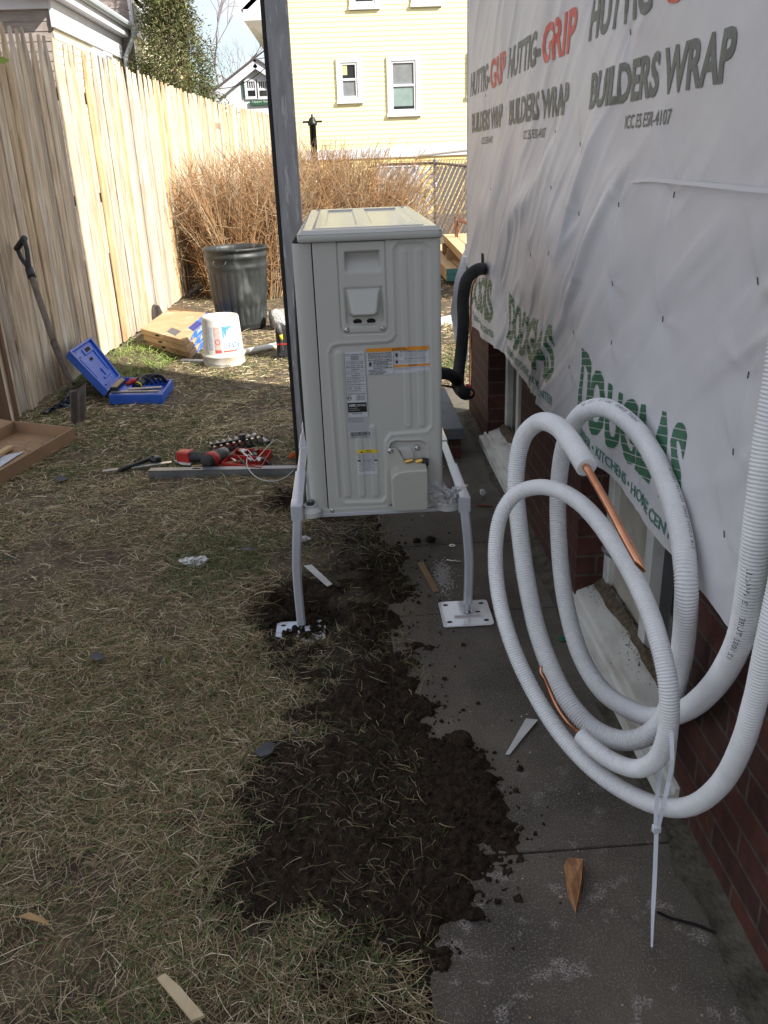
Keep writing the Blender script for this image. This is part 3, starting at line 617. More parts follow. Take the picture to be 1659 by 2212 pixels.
textpart('lettering', 'Upper East Side', planefn((A_[0]+.1, yg-.104, A_[2]+.07), (1, 0, 0), (0, 0, 1)), (B_[0]-A_[0])*.9, (B_[2]-A_[2])*.6, mat('sign_cream', (.55, .6, .5)), sg)

# ---------------------------------------------------------------- chain link fence with slats
yc = 15.5; post = PY(940, 352, yc); lf = PY(820, 356, yc+.2); rt = PY(1080, 366, yc-2.0); rt = np.array([rt[0], yc-2.0, rt[2]])
cf = thing('chain_link_fence', (post[0], yc, 0), 'chain link fence with white diagonal slats woven through, behind the bare brush', 'fence')
M_rail = mat('rusty_rail', (.16, .11, .10), (.25, .2, .18), 20, .6, .4); M_wire = mat('wire_grey', (.30, .29, .27), rough=.5, metal=.5); M_slat = mat('slat_white', (.66, .65, .70), rough=.5)
b = MB(); b.tube([lf, post, rt], .022, 8); b.build('top_rail', M_rail, cf, smooth=True)
b = MB(); b.cyl((post[0], yc, -.1), (post[0], yc, post[2]+.03), .032, n=10); b.lathe((post[0], yc, post[2]+.02), [(.036, 0), (.036, .03), (.015, .055), (0, .06)], 10); b.build('post', mat('post_grey', (.20, .20, .21), (.28, .27, .27), 20, .5, .5), cf, smooth=True)
def seg_clip(b, O, E_, top, pitch, up, is_slat):
    O = np.array(O); E_ = np.array(E_); Ld = np.linalg.norm((E_-O)[:2]); dv = (E_-O)/Ld; dv[2] = 0
    def P3(u, z): q = O+dv*u; return (q[0], q[1]-(.012 if is_slat else 0), z)
    h0 = .05; sl_ = 1.0
    u = -top
    while u < Ld+top:
        for sgn in ((1,) if is_slat else (1, -1)):
            a = u; c = u+(top-h0)*sgn/1.0
            z0, z1 = h0, top
            lo_, hi_ = min(a, c), max(a, c)
            if hi_ < 0 or lo_ > Ld: continue
            ua, ub, za, zb_ = a, c, z0, z1
            def cl(ua, za, ub, zb_):
                for lim, s_ in ((0, 1), (Ld, -1)):
                    fa = (ua-lim)*s_; fb = (ub-lim)*s_
                    if fa < 0: t = fa/(fa-fb); ua, za = lim, za+(zb_-za)*t
                    if fb < 0: t = fb/(fb-fa); ub, zb_ = lim, zb_+(za-zb_)*t
                return ua, za, ub, zb_
            ua, za, ub, zb_ = cl(ua, za, ub, zb_)
            A1 = P3(ua, za); B1 = P3(ub, zb_)
            if is_slat: b.bar(A1, B1, .052, .004, up=(0, 1, 0))
            else: b.bar(A1, B1, .007, .007, up=(0, 1, 0))
        u += pitch
top = post[2]+.01
for (O, E_) in (((lf[0], yc+.2, 0), (post[0], yc, 0)), ((post[0], yc, 0), (rt[0], rt[1], 0))):
    b = MB(); seg_clip(b, O, E_, top+.05, .105, None, False); b.build('mesh', M_wire, cf)
    b = MB(); seg_clip(b, O, E_, top-.06, .155, None, True); b.build('slats', M_slat, cf)

# black iron post with a crossbar
ip = PY(677, 300, 12.6); zt_ = PY(676, 252, 12.6)[2]; zc = PY(676, 263, 12.6)[2]
b = MB(); b.lathe((ip[0], 12.6, 0), [(.055, 0), (.055, .1), (.045, .12), (.045, zc-.05), (.062, zc-.045), (.062, zc-.01), (.045, zc+.005), (.05, zt_-.04), (.03, zt_-.01), (.012, zt_), (.018, zt_+.02), (0, zt_+.04)], 16)
ipo = b.build('iron_post', mat('black_iron', (.012, .014, .014), (.02, .022, .022), 20, .45, .3), base=(ip[0], 12.6, 0), smooth=True); tag(ipo, 'black iron hitching post with finial and crossbar standing in the brush', 'post')
MB().cyl((ip[0]-.13, 12.6, zc-.0), (ip[0]+.13, 12.6, zc-.0), .014, n=8).build('crossbar', MATS['black_iron'], ipo)

# ---------------------------------------------------------------- shrubs: bare twigs
def twigs(n, cx, cy, rx, ry, h, seed, lean=.35, prof=None):
    rg = np.random.default_rng(seed); b = MB()
    Vs, Fs, Ts = [], [], []
    def seg(P, r0, r1, col):
        P = np.array(P); m = len(P); base = len(Vs); 
        for i in range(m):
            t = P[min(i+1, m-1)]-P[max(i-1, 0)]; t = t/(np.linalg.norm(t)+1e-9); a = np.cross(t, [0.3, .9, .1]); a /= np.linalg.norm(a)+1e-9; c = np.cross(t, a); rr = r0+(r1-r0)*i/(m-1)
            for k in range(3):
                an = 2.094*k; Vs.append(P[i]+(a*math.cos(an)+c*math.sin(an))*rr); Ts.append(col)
        for i in range(m-1):
            for k in range(3): Fs.append((base+i*3+k, base+i*3+(k+1) % 3, base+(i+1)*3+(k+1) % 3, base+(i+1)*3+k))
    for i in range(n):
        an = rg.uniform(0, 2*np.pi); q = math.sqrt(rg.uniform()); bx = cx+rx*.75*q*math.cos(an); by = cy+ry*q*math.sin(an)
        u = (bx-cx)/rx; hh = h*(prof(u) if prof else 1)*rg.uniform(.5, 1.06)
        dx = (u*.6+rg.normal(0, .40))*hh*lean*1.6; dyy = rg.normal(0, .4)*hh*lean
        ph = rg.uniform(0, 6.28, 2); P = []
        for j in range(8):
            t = j/7; P.append((bx+dx*t**1.4+.035*math.sin(5*t+ph[0])*t*2+rg.normal(0, .010), by+dyy*t**1.3+.03*math.sin(4*t+ph[1])*t, hh*(t-.06*t*t)))
        k = rg.uniform(.65, 1.15); col = np.array([.36, .205, .095])*k if rg.uniform() < .65 else np.array([.44, .33, .21])*k
        seg(P, rg.uniform(.005, .009), .0022, col)
        P = np.array(P)
        for c in range(rg.integers(8, 15)):
            j = rg.integers(1, 7); st = P[j]; d = (P[min(j+1, 7)]-P[j]); d /= np.linalg.norm(d)+1e-9
            d = d*.45+rg.normal(0, .75, 3)*np.array([1, .8, .8])+[0, 0, .12+.05*j]; d /= np.linalg.norm(d); Lg = rg.uniform(.12, .42)*(1.1-.08*j); Q = [st]
            for m_ in range(3): d = d+rg.normal(0, .14, 3)+[0, 0, .05]; d /= np.linalg.norm(d); Q.append(Q[-1]+d*Lg/3)
            Q = [(q_[0], q_[1], max(.01, q_[2])) for q_ in Q]
            seg(Q, .0035, .0015, col*rg.uniform(.8, 1.15))
    return np.array(Vs), np.array(Fs), np.array(Ts)
M_twig = mat('twig', (1, 1, 1), rough=.8, attr='tint')
for (n, cx, cy, rx, ry, h, sd_, lab, pf) in ((880, -1.05, 10.3, .75, 1.0, 1.55, 3, 'bare tan twiggy shrub beside the picket fence, behind the trash can', lambda u: 1-.18*max(0, -u)**2),
                                       (1050, .10, 11.3, .95, 1.0, 1.66, 4, 'wide bare brown twiggy shrub behind the heat pump, in front of the yellow house', lambda u: 1-.55*max(0, u)**1.6)):
    V, F, T = twigs(n, cx, cy, rx, ry, h, sd_, prof=pf)
    o = meshobj('shrub', V, F, M_twig, base=(cx, cy, 0), attrs={'tint': T}); tag(o, lab, 'shrub', 'bare shrubs at the back of the yard')
# a few thin saplings by the chain link fence
V, F, T = twigs(9, 1.75, 13.6, .45, .4, 1.15, 9, lean=.9); o = meshobj('sapling', V, F, M_twig, base=(1.75, 13.6, 0), attrs={'tint': T}); tag(o, 'thin bare stems growing in front of the chain link fence', 'plant')

# ---------------------------------------------------------------- evergreen and bare trees
def evergreen(cx, cy, z0, z1, rad, n, seed):
    rg = np.random.default_rng(seed); Vs = []; Fs = []; Ts = []
    cl = []
    for i in range(300):
        t = rg.uniform(0, 1)**.8; an = rg.uniform(0, 6.283); rmax = rad*(1-t)**.95*(1+.22*math.sin(an*3+t*9))+.12; r = rmax*rg.uniform(.35, 1.0)**.6
        cl.append((cx+r*math.cos(an), cy+r*math.sin(an), z0+(z1-z0)*t+rg.normal(0, .1), rg.uniform(.55, 1.25), an))
    for (x, y, z, br, an) in cl:
        for k in range(n):
            p = np.array([x, y, z])+rg.normal(0, 1, 3)*[.115, .115, .15]; d = rg.normal(0, 1, 3)+np.array([math.cos(an)*.8, math.sin(an)*.8, .3]); d /= np.linalg.norm(d); s_ = np.cross(d, rg.normal(0, 1, 3)); s_ /= np.linalg.norm(s_)
            L_ = rg.uniform(.035, .085); wd = L_*.30; i0 = len(Vs)
            Vs += [p-s_*wd*.5, p+s_*wd*.5, p+d*L_+s_*wd*.25, p+d*L_-s_*wd*.25]; Fs.append((i0, i0+1, i0+2, i0+3))
            g = br*rg.uniform(.7, 1.2); c = np.array([.105, .120, .032])*g if rg.uniform() < .85 else np.array([.12, .085, .035])*g; Ts += [c]*4
    return np.array(Vs), np.array(Fs), np.array(Ts)
ty = 18.5; tb = PY(385, 215, ty); tx = PY(375, 150, ty)[0]; ztop = PY(385, -80, ty)[2]
et = thing('evergreen_tree', (tx, ty, 0), 'olive green conical evergreen tree rising behind the picket fence', 'tree')
V, F, T = evergreen(tx, ty, .9, ztop, 1.28, 110, 5); meshobj('crown', V, F, mat('evergreen', (1, 1, 1), rough=.7, attr='tint'), et, attrs={'tint': T})
b = MB(); b.tube([(tx, ty, -.1), (tx+.03, ty, 2), (tx-.02, ty, ztop*.95)], [.13, .08, .015], 8)
rg = np.random.default_rng(3)
for i in range(40):
    z = rg.uniform(1.2, ztop*.9); an = rg.uniform(0, 6.28); Lb = 1.15*(1-(z-.9)/(ztop-.9))**.7; b.tube([(tx, ty, z), (tx+Lb*.5*math.cos(an), ty+Lb*.5*math.sin(an), z+.1), (tx+Lb*math.cos(an), ty+Lb*math.sin(an), z+.32)], [.022, .014, .005], 4)
b.build('trunk', mat('bark', (.14, .10, .075), (.09, .065, .05), 20, .9), et, smooth=True)
def baretree(x, y, h, seed, col, spread=.5, depth=6, r0=.14):
    rg = np.random.default_rng(seed); b = MB()
    def br(p, d, L_, r, k):
        P = [p]; dd = d
        for i in range(3): dd = dd+rg.normal(0, .10, 3)+[0, 0, .03]; dd /= np.linalg.norm(dd); P.append(P[-1]+dd*L_/3)
        b.tube(P, [r, r*.9, r*.8, r*.68], 4 if k > 1 else 6, cap=False)
        if k >= depth: return
        for j in range(3 if rg.uniform() < .55 else 2):
            nd = dd+rg.normal(0, spread, 3)*[1, 1, .6]+[0, 0, .12]; nd /= np.linalg.norm(nd); br(P[rg.integers(2, 4)], nd, L_*rg.uniform(.62, .85), r*rg.uniform(.5, .68), k+1)
    br(np.array([x, y, 0.]), np.array([0, 0, 1.]), h*.3, r0, 0); return b
tcol = mat('bark_pale', (.26, .22, .22), (.19, .16, .165), 10, .9)
for (px, dist, h, sd_, lab, c_) in ((478, 46, 13.5, 11, 'tall pale bare tree standing far behind the evergreen', tcol), (512, 60, 9.5, 12, 'hazy brown bare tree low against the sky behind the white house', mat('bark_brown', (.17, .12, .11), rough=.9)), (452, 58, 9.0, 13, 'brown bare tree showing beside the evergreen, behind the white house', MATS['bark_brown'])):
    q = PY(px, 200, dist); t_ = thing('bare_tree', (q[0], dist, 0), lab, 'tree', 'bare trees beyond the fence')
    b = baretree(q[0], dist, h, sd_, c_, depth=6, r0=.10 if dist < 50 else .12); b.build('branches', c_, t_)
q0 = PY(440, 186, 30); q1 = PY(572, 148, 30); P = [q0+(q1-q0)*t+np.array([0, 0, -.25*4*t*(1-t)]) for t in np.linspace(-.6, 1.6, 24)]
o = MB().tube(P, .012, 4).build('power_line', mat('cable_black', (.03, .03, .03))); tag(o, 'thin overhead wire crossing the sky left of the yellow house', 'wire')
# ================================================================ HEAT PUMP
Y0 = 2.37; UX0 = -.134; UX1 = .264; UZ0 = .385; UZ1 = 1.158; UY1 = 3.40; SEAM = -.0805
hpT = thing('heat_pump', (.07, Y0+.5, UZ0), 'pale grey outdoor heat pump unit standing on a white steel stand', 'heat pump')
M_cab = mat('cabinet_paint', (.50, .50, .465), (.485, .485, .45), 6, .38, spec=.45, bump=.04, bscale=400)
M_lid = mat('lid_paint', (.50, .50, .48), rough=.26, spec=.5, coat=.12)
M_dark = mat('gap_dark', (.01, .01, .01), rough=.9)
M_screw = mat('screw_steel', (.55, .55, .56), rough=.25, metal=1)
def c5(x, y): return (576+.2645*x, 411+.2645*y)
def c11(x, y): return (603.5+.23148*x, 724+.23148*y)
def U(p, y=Y0): q = PY(p[0], p[1], y); return np.array([q[0], q[2]])
def up(P, f): return [tuple(U(f(*p))) for p in P]
outline = up([(518, 1330), (540, 1285), (590, 1268), (985, 1248), (1035, 1225), (1060, 1180), (1040, 480), (1070, 432), (1290, 428), (1322, 470)], c5)+up([(1412, 840), (1370, 890), (1035, 915), (985, 985), (990, 1500), (960, 1545), (610, 1555), (570, 1520)], c11)
ribs = [up([(588, 1345), (600, 1345)], c5)[0]+up([(640, 1490)], c11)[0], up([(1115, 510)], c5)[0]+up([(1208, 835)], c11)[0], up([(1240, 505)], c5)[0]+up([(1333, 828)], c11)[0], up([(745, 985)], c11)[0]+up([(775, 1485)], c11)[0], up([(868, 870)], c11)[0]+up([(903, 1480)], c11)[0]]
plate = up([(573, 420), (967, 405), (990, 1130), (965, 1163), (640, 1175), (612, 1145)], c5)
rec1 = up([(632, 505), (920, 490), (935, 655), (915, 672), (655, 682), (640, 665)], c5)
hood = up([(632, 802), (942, 788), (920, 1000), (880, 1030), (700, 1038), (672, 1010)], c5)
hollow = up([(632, 802), (945, 788), (955, 1080), (930, 1098), (680, 1110), (652, 1090)], c5)
vrec = up([(1030, 1050), (1045, 1010), (1080, 993), (1320, 990), (1365, 1010), (1378, 1050), (1378, 1560), (1030, 1585)], c11)
kno = up([(1100, 1065), (1225, 1055), (1262, 1100), (1262, 1170), (1145, 1180), (1130, 1120)], c11)
hbox = tuple(U(c5(632, 800)))+tuple(U(c5(915, 1035)))
def face_h(x, z):
    h = np.zeros_like(x)
    d = poly_sdf(x, z, outline)
    h -= .0035*sstep(.0045, -.0045, d); h += .0012*np.exp(-((d-.006)/.004)**2)
    for r in ribs:
        ax, az, bx, bz = r; t = np.clip(((x-ax)*(bx-ax)+(z-az)*(bz-az))/((bx-ax)**2+(bz-az)**2), 0, 1); dd = np.hypot(x-ax-t*(bx-ax), z-az-t*(bz-az))
        h += .0028*sstep(.0125, .006, dd)
    d = poly_sdf(x, z, plate); ins = d < 0
    h = np.where(ins, .001, h); h -= .006*np.exp(-(d/.0016)**2)
    d = poly_sdf(x, z, rec1); zt1 = rec1[0][1]; zb1 = rec1[3][1]
    dep = .030*np.clip((z-zb1)/(zt1-zb1)*1.25, 0, 1)
    h -= dep*sstep(.001, -.006, d)
    d = poly_sdf(x, z, hollow); h -= .010*sstep(.002, -.005, d)
    d = poly_sdf(x, z, hood); zt2 = hood[0][1]; zb2 = hood[3][1]; tt = np.clip((zt2-z)/(zt2-zb2), 0, 1)
    h += (.012+.030*tt)*sstep(.001, -.007-.004, d)*sstep(0, .03, tt+.03)
    d = poly_sdf(x, z, vrec); h -= .010*sstep(.003, -.004, d); h += .0022*np.exp(-((d-.004)/.003)**2)
    d = poly_sdf(x, z, kno); h += .007*sstep(.002, -.004, d)
    return h
rc = .014
def plan(s):  # s: distance along the plan outline starting at the seam
    wf = UX1-rc-SEAM; arc = rc*math.pi/2
    x = np.where(s < wf, SEAM+s, np.where(s < wf+arc, UX1-rc+rc*np.sin(np.clip((s-wf)/rc, 0, np.pi/2)), UX1))
    y = np.where(s < wf, Y0, np.where(s < wf+arc, Y0+rc-rc*np.cos(np.clip((s-wf)/rc, 0, np.pi/2)), Y0+rc+(s-wf-arc)))
    return x, y, s < wf
wf = UX1-rc-SEAM; arc = rc*math.pi/2
ss = np.concatenate([[0, .0008], np.arange(.003, wf, .0022), wf+np.linspace(0, arc, 8), wf+arc+np.linspace(.01, UY1-Y0-rc, 14)])
def cab(s, z):
    x, y, f = plan(s); h = np.where(f, face_h(x, z), 0); h = np.where(s < .0005, -.012, h); return np.stack([x, y-h, z], -1)
V, F = grid(ss, np.concatenate([np.arange(UZ0, UZ1, .0026), [UZ1]]), cab)
cabo = meshobj('cabinet', V, F, M_cab, hpT, smooth=True)
MB().box((SEAM-.02, Y0+.07, UZ0+.002), (UX1-.004, UY1-.003, UZ1)).build('inner_shell', M_dark, hpT)
MB().box((UX0+.01, UY1-.002, UZ0), (UX1, UY1, UZ1)).build('back_panel', M_cab, hpT)
# front panel wraps round the left corner
r2 = .022; prof = [(SEAM-.0026, Y0+.010), (SEAM-.0026, Y0+.001), (SEAM-.004, Y0)]+[(UX0+r2-r2*math.sin(a), Y0+r2-r2*math.cos(a)-.0) for a in np.linspace(0, math.pi/2, 9)]+[(UX0, UY1)]
def fp(i, z):
    P = np.array(prof); ii = i.astype(int); return np.stack([P[ii, 0], P[ii, 1], z], -1)
V, F = grid(np.arange(len(prof)), np.array([UZ0+.02, UZ0+.4, UZ1-.004, UZ1]), fp)
V = V.copy(); low = V[:, 2] < UZ0+.03; V[low & (V[:, 0] > UX0+.03), 2] = UZ0-.004
fpan = meshobj('front_panel', V, F[:, ::-1].copy(), M_cab, hpT, smooth=True)
b = MB()
for k in range(16):
    rr = .02+.019*k; b.tube([(UX0-.012, Y0+.42+rr*math.cos(a), UZ0+.40+rr*math.sin(a)) for a in np.linspace(0, 6.283, 40)], .0025, 4)
b.build('fan_grille', mat('grille_black', (.03, .03, .03)), fpan)
# lid
def lidh(x, y):
    e = np.minimum(np.minimum(x-(UX0-.004+.018), UX1+.004-x), np.minimum(y-(Y0-.014), UY1-y))
    h = .010*sstep(.0, .016, e)-.004*sstep(.030, .036, e)+.006*sstep(.040, .050, e)
    for (a, c) in ((-.045, .045), (.085, .20)):
        d = np.maximum(np.maximum(a-x, x-c), np.maximum(Y0+.12-y, y-(UY1-.12))); h -= .006*sstep(.002, -.006, d)
    return h
LX0 = UX0+.016; LX1 = UX1+.004; LY0 = Y0-.014; LZ = 1.190
def lid_top(x, y): return np.stack([x, y, LZ-.010+lidh(x, y)], -1)
ly = np.concatenate([np.arange(LY0, LY0+.16, .003), np.arange(LY0+.16, UY1-.14, .04), np.arange(UY1-.14, UY1+.001, .003)])
V, F = grid(np.arange(LX0, LX1+.001, .0028), ly, lid_top)
lido = meshobj('lid', V, F, M_lid, hpT, smooth=True)
rl = .016; P = []
for (cx, cy, a0) in ((LX0+rl, LY0+rl, math.pi), (LX1-rl, LY0+rl, 1.5*math.pi)):
    for a in np.linspace(a0, a0+math.pi/2, 7): P.append((cx+rl*math.cos(a), cy+rl*math.sin(a)))
P = [(LX0, UY1)]+P+[(LX1, UY1)]
zz = [(0.002, LZ-.0095), (0, LZ-.013), (0, 1.163), (.003, 1.160), (.012, 1.160)]
V = []; F = []; cx, cy = (LX0+LX1)/2, (LY0+UY1)/2
for (ins, z) in zz:
    for (x, y) in P: V.append((x+(ins if x < cx else -ins), y+(ins if y < cy else -ins), z))
n = len(P)
for j in range(len(zz)-1):
    for i in range(n-1): F.append((j*n+i, (j+1)*n+i, (j+1)*n+i+1, j*n+i+1))
meshobj('rim', V, F, M_cab, lido, smooth=True)
# base flange
b = MB(); b.box((SEAM-.02, Y0-.003, UZ0-.012), (.165, Y0+.02, UZ0+.012)); b.box((.165, Y0+.006, UZ0-.005), (UX1-.01, Y0+.02, UZ0+.01)); b.box((UX0+.02, Y0+.02, UZ0-.01), (UX1-.01, UY1-.01, UZ0+.003)); b.build('base_pan', M_cab, hpT, bevel=.002)
def screw(p, par, r=.006, y=None):
    q = U(p) if not isinstance(p, np.ndarray) else p; yy = Y0 if y is None else y
    b = MB(); ax = Matrix.Rotation(R(90), 3, 'X'); b.lathe((q[0], yy, q[1]), [(r*1.25, -.001), (r*1.25, .001), (r, .0015), (r*.9, .004), (r*.35, .005), (.0005, .003)], 14, ax)
    b.build('screw', M_screw, par, smooth=True)
for p in (c5(655, 1140), c5(947, 1125)): screw(p, cabo, y=Y0-.001)
screw((718, 1102), cabo, .005, Y0-.003); screw((934, 1091), cabo, .005, Y0+.002)
for (x, y) in ((743, 1077), (855, 1072)):
    q = U(c5(x, y)); b = MB(); n = 24; b.prism([(q[0]+.0125*math.cos(a), Y0+.0085, q[1]+.0075*math.sin(a)) for a in np.linspace(0, 6.283, n, endpoint=False)], (0, .004, 0)); b.build('cable_hole', M_dark, cabo)
# valve cover
M_cov = mat('cover_paint', (.46, .455, .405), (.445, .44, .39), 8, .42)
cv = up([(1000, 1050), (1095, 1047), (1172, 1182), (1362, 1172), (1366, 1545), (1055, 1562), (1010, 1592), (1003, 1570)], c11)
cvo = MB().prism([(x, Y0-.006, z) for x, z in cv], (0, .004, 0)).build('valve_cover', M_cov, hpT, bevel=.0015)
bx = up([(1030, 1255), (1075, 1205), (1172, 1182), (1362, 1172), (1366, 1520), (1345, 1545), (1080, 1556), (1045, 1535)], c11)
b = MB(); b.prism([(x, Y0-.080, z) for i, (x, z) in enumerate(bx)], (0, .076, 0)); b.build('cover_box', M_cov, cvo, bevel=.010, seg=4)
for p in ((1035, 1073), (1290, 1058)): screw(c11(*p), cvo, .0065, Y0-.007 if p[0] < 1100 else Y0+.006)
M_brass = mat('brass', (.62, .36, .10), rough=.28, metal=1)
for (px, py, r) in ((1200, 1182, .006), (1300, 1182, .008)):
    q = U(c11(px, py), Y0-.02); b = MB(); b.cyl((q[0]-.008, Y0-.012, q[1]-.003), (q[0]+.008, Y0-.012, q[1]+.001), r, n=6); b.cyl((q[0]+.008, Y0-.012, q[1]+.001), (q[0]+.015, Y0-.012, q[1]+.002), r*.8, n=16); b.build('brass_valve', M_brass, hpT)
q = U(c11(1345, 1188), Y0-.02); MB().cyl((q[0]-.004, Y0-.013, q[1]), (q[0]+.014, Y0-.013, q[1]-.003), .012, n=16).build('valve_cap', mat('black_plastic', (.012, .012, .013), rough=.4), hpT)
# labels stuck on the cabinet
M_lab = mat('label_white', (.60, .61, .64), (.56, .57, .60), 30, .4); M_labg = mat('label_grey', (.42, .43, .46), rough=.4); M_org = mat('label_orange', (.75, .28, .015), rough=.45); M_yl = mat('label_yellow', (.78, .58, .03), rough=.45); M_txt = mat('label_text', (.02, .02, .025), rough=.5)
def lab4(name, P, f, m, off=.0012, par=cabo):
    q = up(P, f); x = np.array([a for a, _ in q]); z = np.array([c for _, c in q]); n1 = 60
    a = np.linspace(0, 1, n1)
    def fn(s, t):
        xx = (x[0]*(1-s)+x[1]*s)*(1-t)+(x[3]*(1-s)+x[2]*s)*t; zz_ = (z[0]*(1-s)+z[1]*s)*(1-t)+(z[3]*(1-s)+z[2]*s)*t
        return np.stack([xx, Y0-face_h(xx, zz_)-off, zz_], -1)
    V, F = grid(a, a, fn); o = meshobj(name, V, F[:, ::-1].copy(), m, par)
    def tf(u, v):   # u,v in 0..1 of label, v up
        s = np.clip(u, 0, 1); t = 1-np.clip(v, 0, 1); p = fn(s, t); p[..., 1] -= .0006; return p
    return o, tf
def ltext(o, tf, s, u0, v0, u1, v1, m=None, bold=.015):
    textpart('lettering', s, lambda a, b: tf(u0+a*(u1-u0), v0+b*(v1-v0))-np.array([0, .0009, 0]), 1, 1, m or M_txt, o, bold=bold)
_tfx = 0
o, tf = lab4('warning_label', [(812, 128), (1395, 98), (1403, 342), (822, 376)], c11, M_lab)
def strip(o, tf, u0, v0, u1, v1, m, off=.0003):
    a = np.linspace(0, 1, 40 if u1-u0 > .3 else 6); c9 = np.linspace(0, 1, 8 if v1-v0 < .3 else 30); V, F = grid(a, c9, lambda s, t: tf(u0+s*(u1-u0), v0+t*(v1-v0))+np.array([0, -off-.0002, 0])); meshobj('band', V, F, m, o)
strip(o, tf, 0, .86, 1, 1, M_org); strip(o, tf, .43, .25, 1, .33, M_org); strip(o, tf, .425, 0, .43, .86, M_txt)
ltext(o, tf, 'WARNING', .45, .935, .62, .985); ltext(o, tf, 'AVERTISSEMENT', .40, .87, .68, .92)
ltext(o, tf, '\u25b2', .41, .93, .44, .985); 
for i, t_ in enumerate(('ELECTRICAL SHOCK HAZARD', "RISQUE D'\u00c9LECTROCUTION", 'WARNING: RISK OF ELECTRIC', 'SHOCK. CAN CAUSE INJURY OR', 'DEATH: DISCONNECT ALL REMOTE')): ltext(o, tf, t_, .02, .785-.062*i, .40, .83-.062*i, bold=.03)
for i, t_ in enumerate(('ELECTRIC POWER SUPPLIES', 'BEFORE SERVICING', 'ATTENTION: RISQUE DE', 'D\u00c9CHARGE \u00c9LECTRIQUE', 'POUVANT CAUSER DES')): ltext(o, tf, t_, .10, .475-.062*i, .40 if i % 2 == 0 else .34, .52-.062*i, bold=.03)
for i, t_ in enumerate(('BLESSURES OU LA MORT', 'D\u00c9CONNECTER TOUTES LES', "ALIMENTATIONS \u00c9LECTRIQUES", "AVANT L'ENTRETIEN")): ltext(o, tf, t_, .02, .165-.05*i+.0, .30 if i % 3 else .26, .2-.05*i, bold=.03)
strip(o, tf, .02, .3, .085, .52, M_labg); strip(o, tf, .035, .34, .07, .48, M_txt, .0006)
ltext(o, tf, "EXPLOSION HAZARD / RISQUE D'EXPLOSION", .53, .80, .98, .84, bold=.03); ltext(o, tf, 'FIRE HAZARD / RISQUE DE FEU', .60, .53, .95, .57, bold=.03)
for i in range(5): ltext(o, tf, 'Ventilate area before servicing unit. Contents under pressure', .53, .75-.035*i, .95-.03*(i % 3), .775-.035*i, bold=0)
for i in range(3): ltext(o, tf, 'To avoid fire or explosion keep flame away from this unit at all times', .53, .47-.04*i, .97-.04*(i % 2), .497-.04*i, bold=0)
for v0, v1 in ((.60, .82), (.36, .55)): strip(o, tf, .445, v0, .51, v1, M_labg); strip(o, tf, .46, v0+.04, .495, v1-.05, M_txt, .0006)
ltext(o, tf, 'WARNING', .66, .27, .80, .315); 
for i in range(2): ltext(o, tf, 'This product must be installed by a qualified technician and inspected every year', .44, .19-.045*i, .98-.3*i, .222-.045*i, bold=0)
ltext(o, tf, '4880-121 REV. A', .80, .03, .97, .06, bold=0)
o, tf = lab4('data_plate', [(602, 160), (796, 150), (832, 760), (640, 768)], c11, M_lab)
rows = [('MODEL  OUTDOOR UNIT', .97), ('SERIAL', .945), ('REFRIGERANT', .92), ('POWER SUPPLY', .895), ('VOLTS 208/230  PH 1  HZ 60', .86), ('VOLTAGE RANGE  MIN  MAX', .83), ('MIN CIRCUIT AMP  20.0', .80), ('MAX FUSE/CKT BKR AMP', .775), ('COMPRESSOR', .745), ('VOLTS 208/230  PH 1  HZ 60', .715), ('RLA 14   LRA 50', .685), ('FAN MOTOR', .655), ('VOLTS 208/230 PH 1 HZ 60', .625), ('FLA  HP  OUTDOOR', .60), ('REFRIGERANT CHARGE', .57), ('R410A  LBS 6.17', .545), ('DESIGN/TEST PRESSURE GAGE', .515), ('HIGH   PSI 550', .48), ('LOW    PSI 320', .455), ('CONDITIONED AIR', .42), ('SUITABLE FOR OUTDOOR USE', .375)]
for k, (t_, v) in enumerate(rows): ltext(o, tf, t_, .06 if len(t_) > 12 else .3, v-.018, .9 if len(t_) > 16 else .7, v-.003, bold=.01)
for v in (.955, .93, .90, .873, .84, .76, .73, .67, .64, .59, .555, .50, .47, .435, .39, .355): strip(o, tf, .02, v-.0015, .98, v+.0005, M_txt)
for u0 in (.0, .985): strip(o, tf, u0, 0, u0+.012, 1, M_txt)
strip(o, tf, .03, .075, .94, .225, mat('label_black', (.012, .012, .012), rough=.4)); ltext(o, tf, 'AHRI', .08, .165, .40, .205, M_lab, .05); ltext(o, tf, 'CERTIFIED', .45, .165, .90, .20, M_lab, .01); ltext(o, tf, 'Unitary Small HP', .08, .13, .5, .145, M_lab); ltext(o, tf, 'www.ahridirectory.org', .08, .10, .6, .115, M_lab)
def ringpart(o, tf, cu, cv_, ru, rv):
    th = np.linspace(0, 2*np.pi, 25)
    V, F = grid(th, np.array([.82, 1.0]), lambda a, r: tf(cu+ru*r*np.cos(a), cv_+rv*r*np.sin(a))); meshobj('mark_ring', V, F, M_txt, o)
ringpart(o, tf, .13, .30, .10, .042); ltext(o, tf, 'ETL', .06, .285, .20, .315, bold=.04)
for i in range(5): ltext(o, tf, 'CONFORMS TO UL STD 1995', .46, .325-.016*i, .9-.05*(i % 2), .336-.016*i)
ltext(o, tf, 'MADE IN CHINA', .22, .045, .72, .063)
o2, tf2 = lab4('backing_strip', [(640, 770), (833, 764), (842, 885), (648, 895)], c11, M_labg, .0009)
for i in range(3): ltext(o2, tf2, 'Outdoor unit address line and postcode', .0, .88-.12*i, .72+.06*(i % 2), .95-.12*i, bold=0)
o, tf = lab4('barcode_label', [(648, 902), (862, 889), (867, 953), (652, 966)], c11, M_lab, .0018)
rg = np.random.default_rng(5); u = .06
while u < .93: w_ = rg.choice([.006, .010, .016]); strip(o, tf, u, .30, u+w_, .90, M_txt, .0003); u += w_+rg.choice([.006, .010, .014])
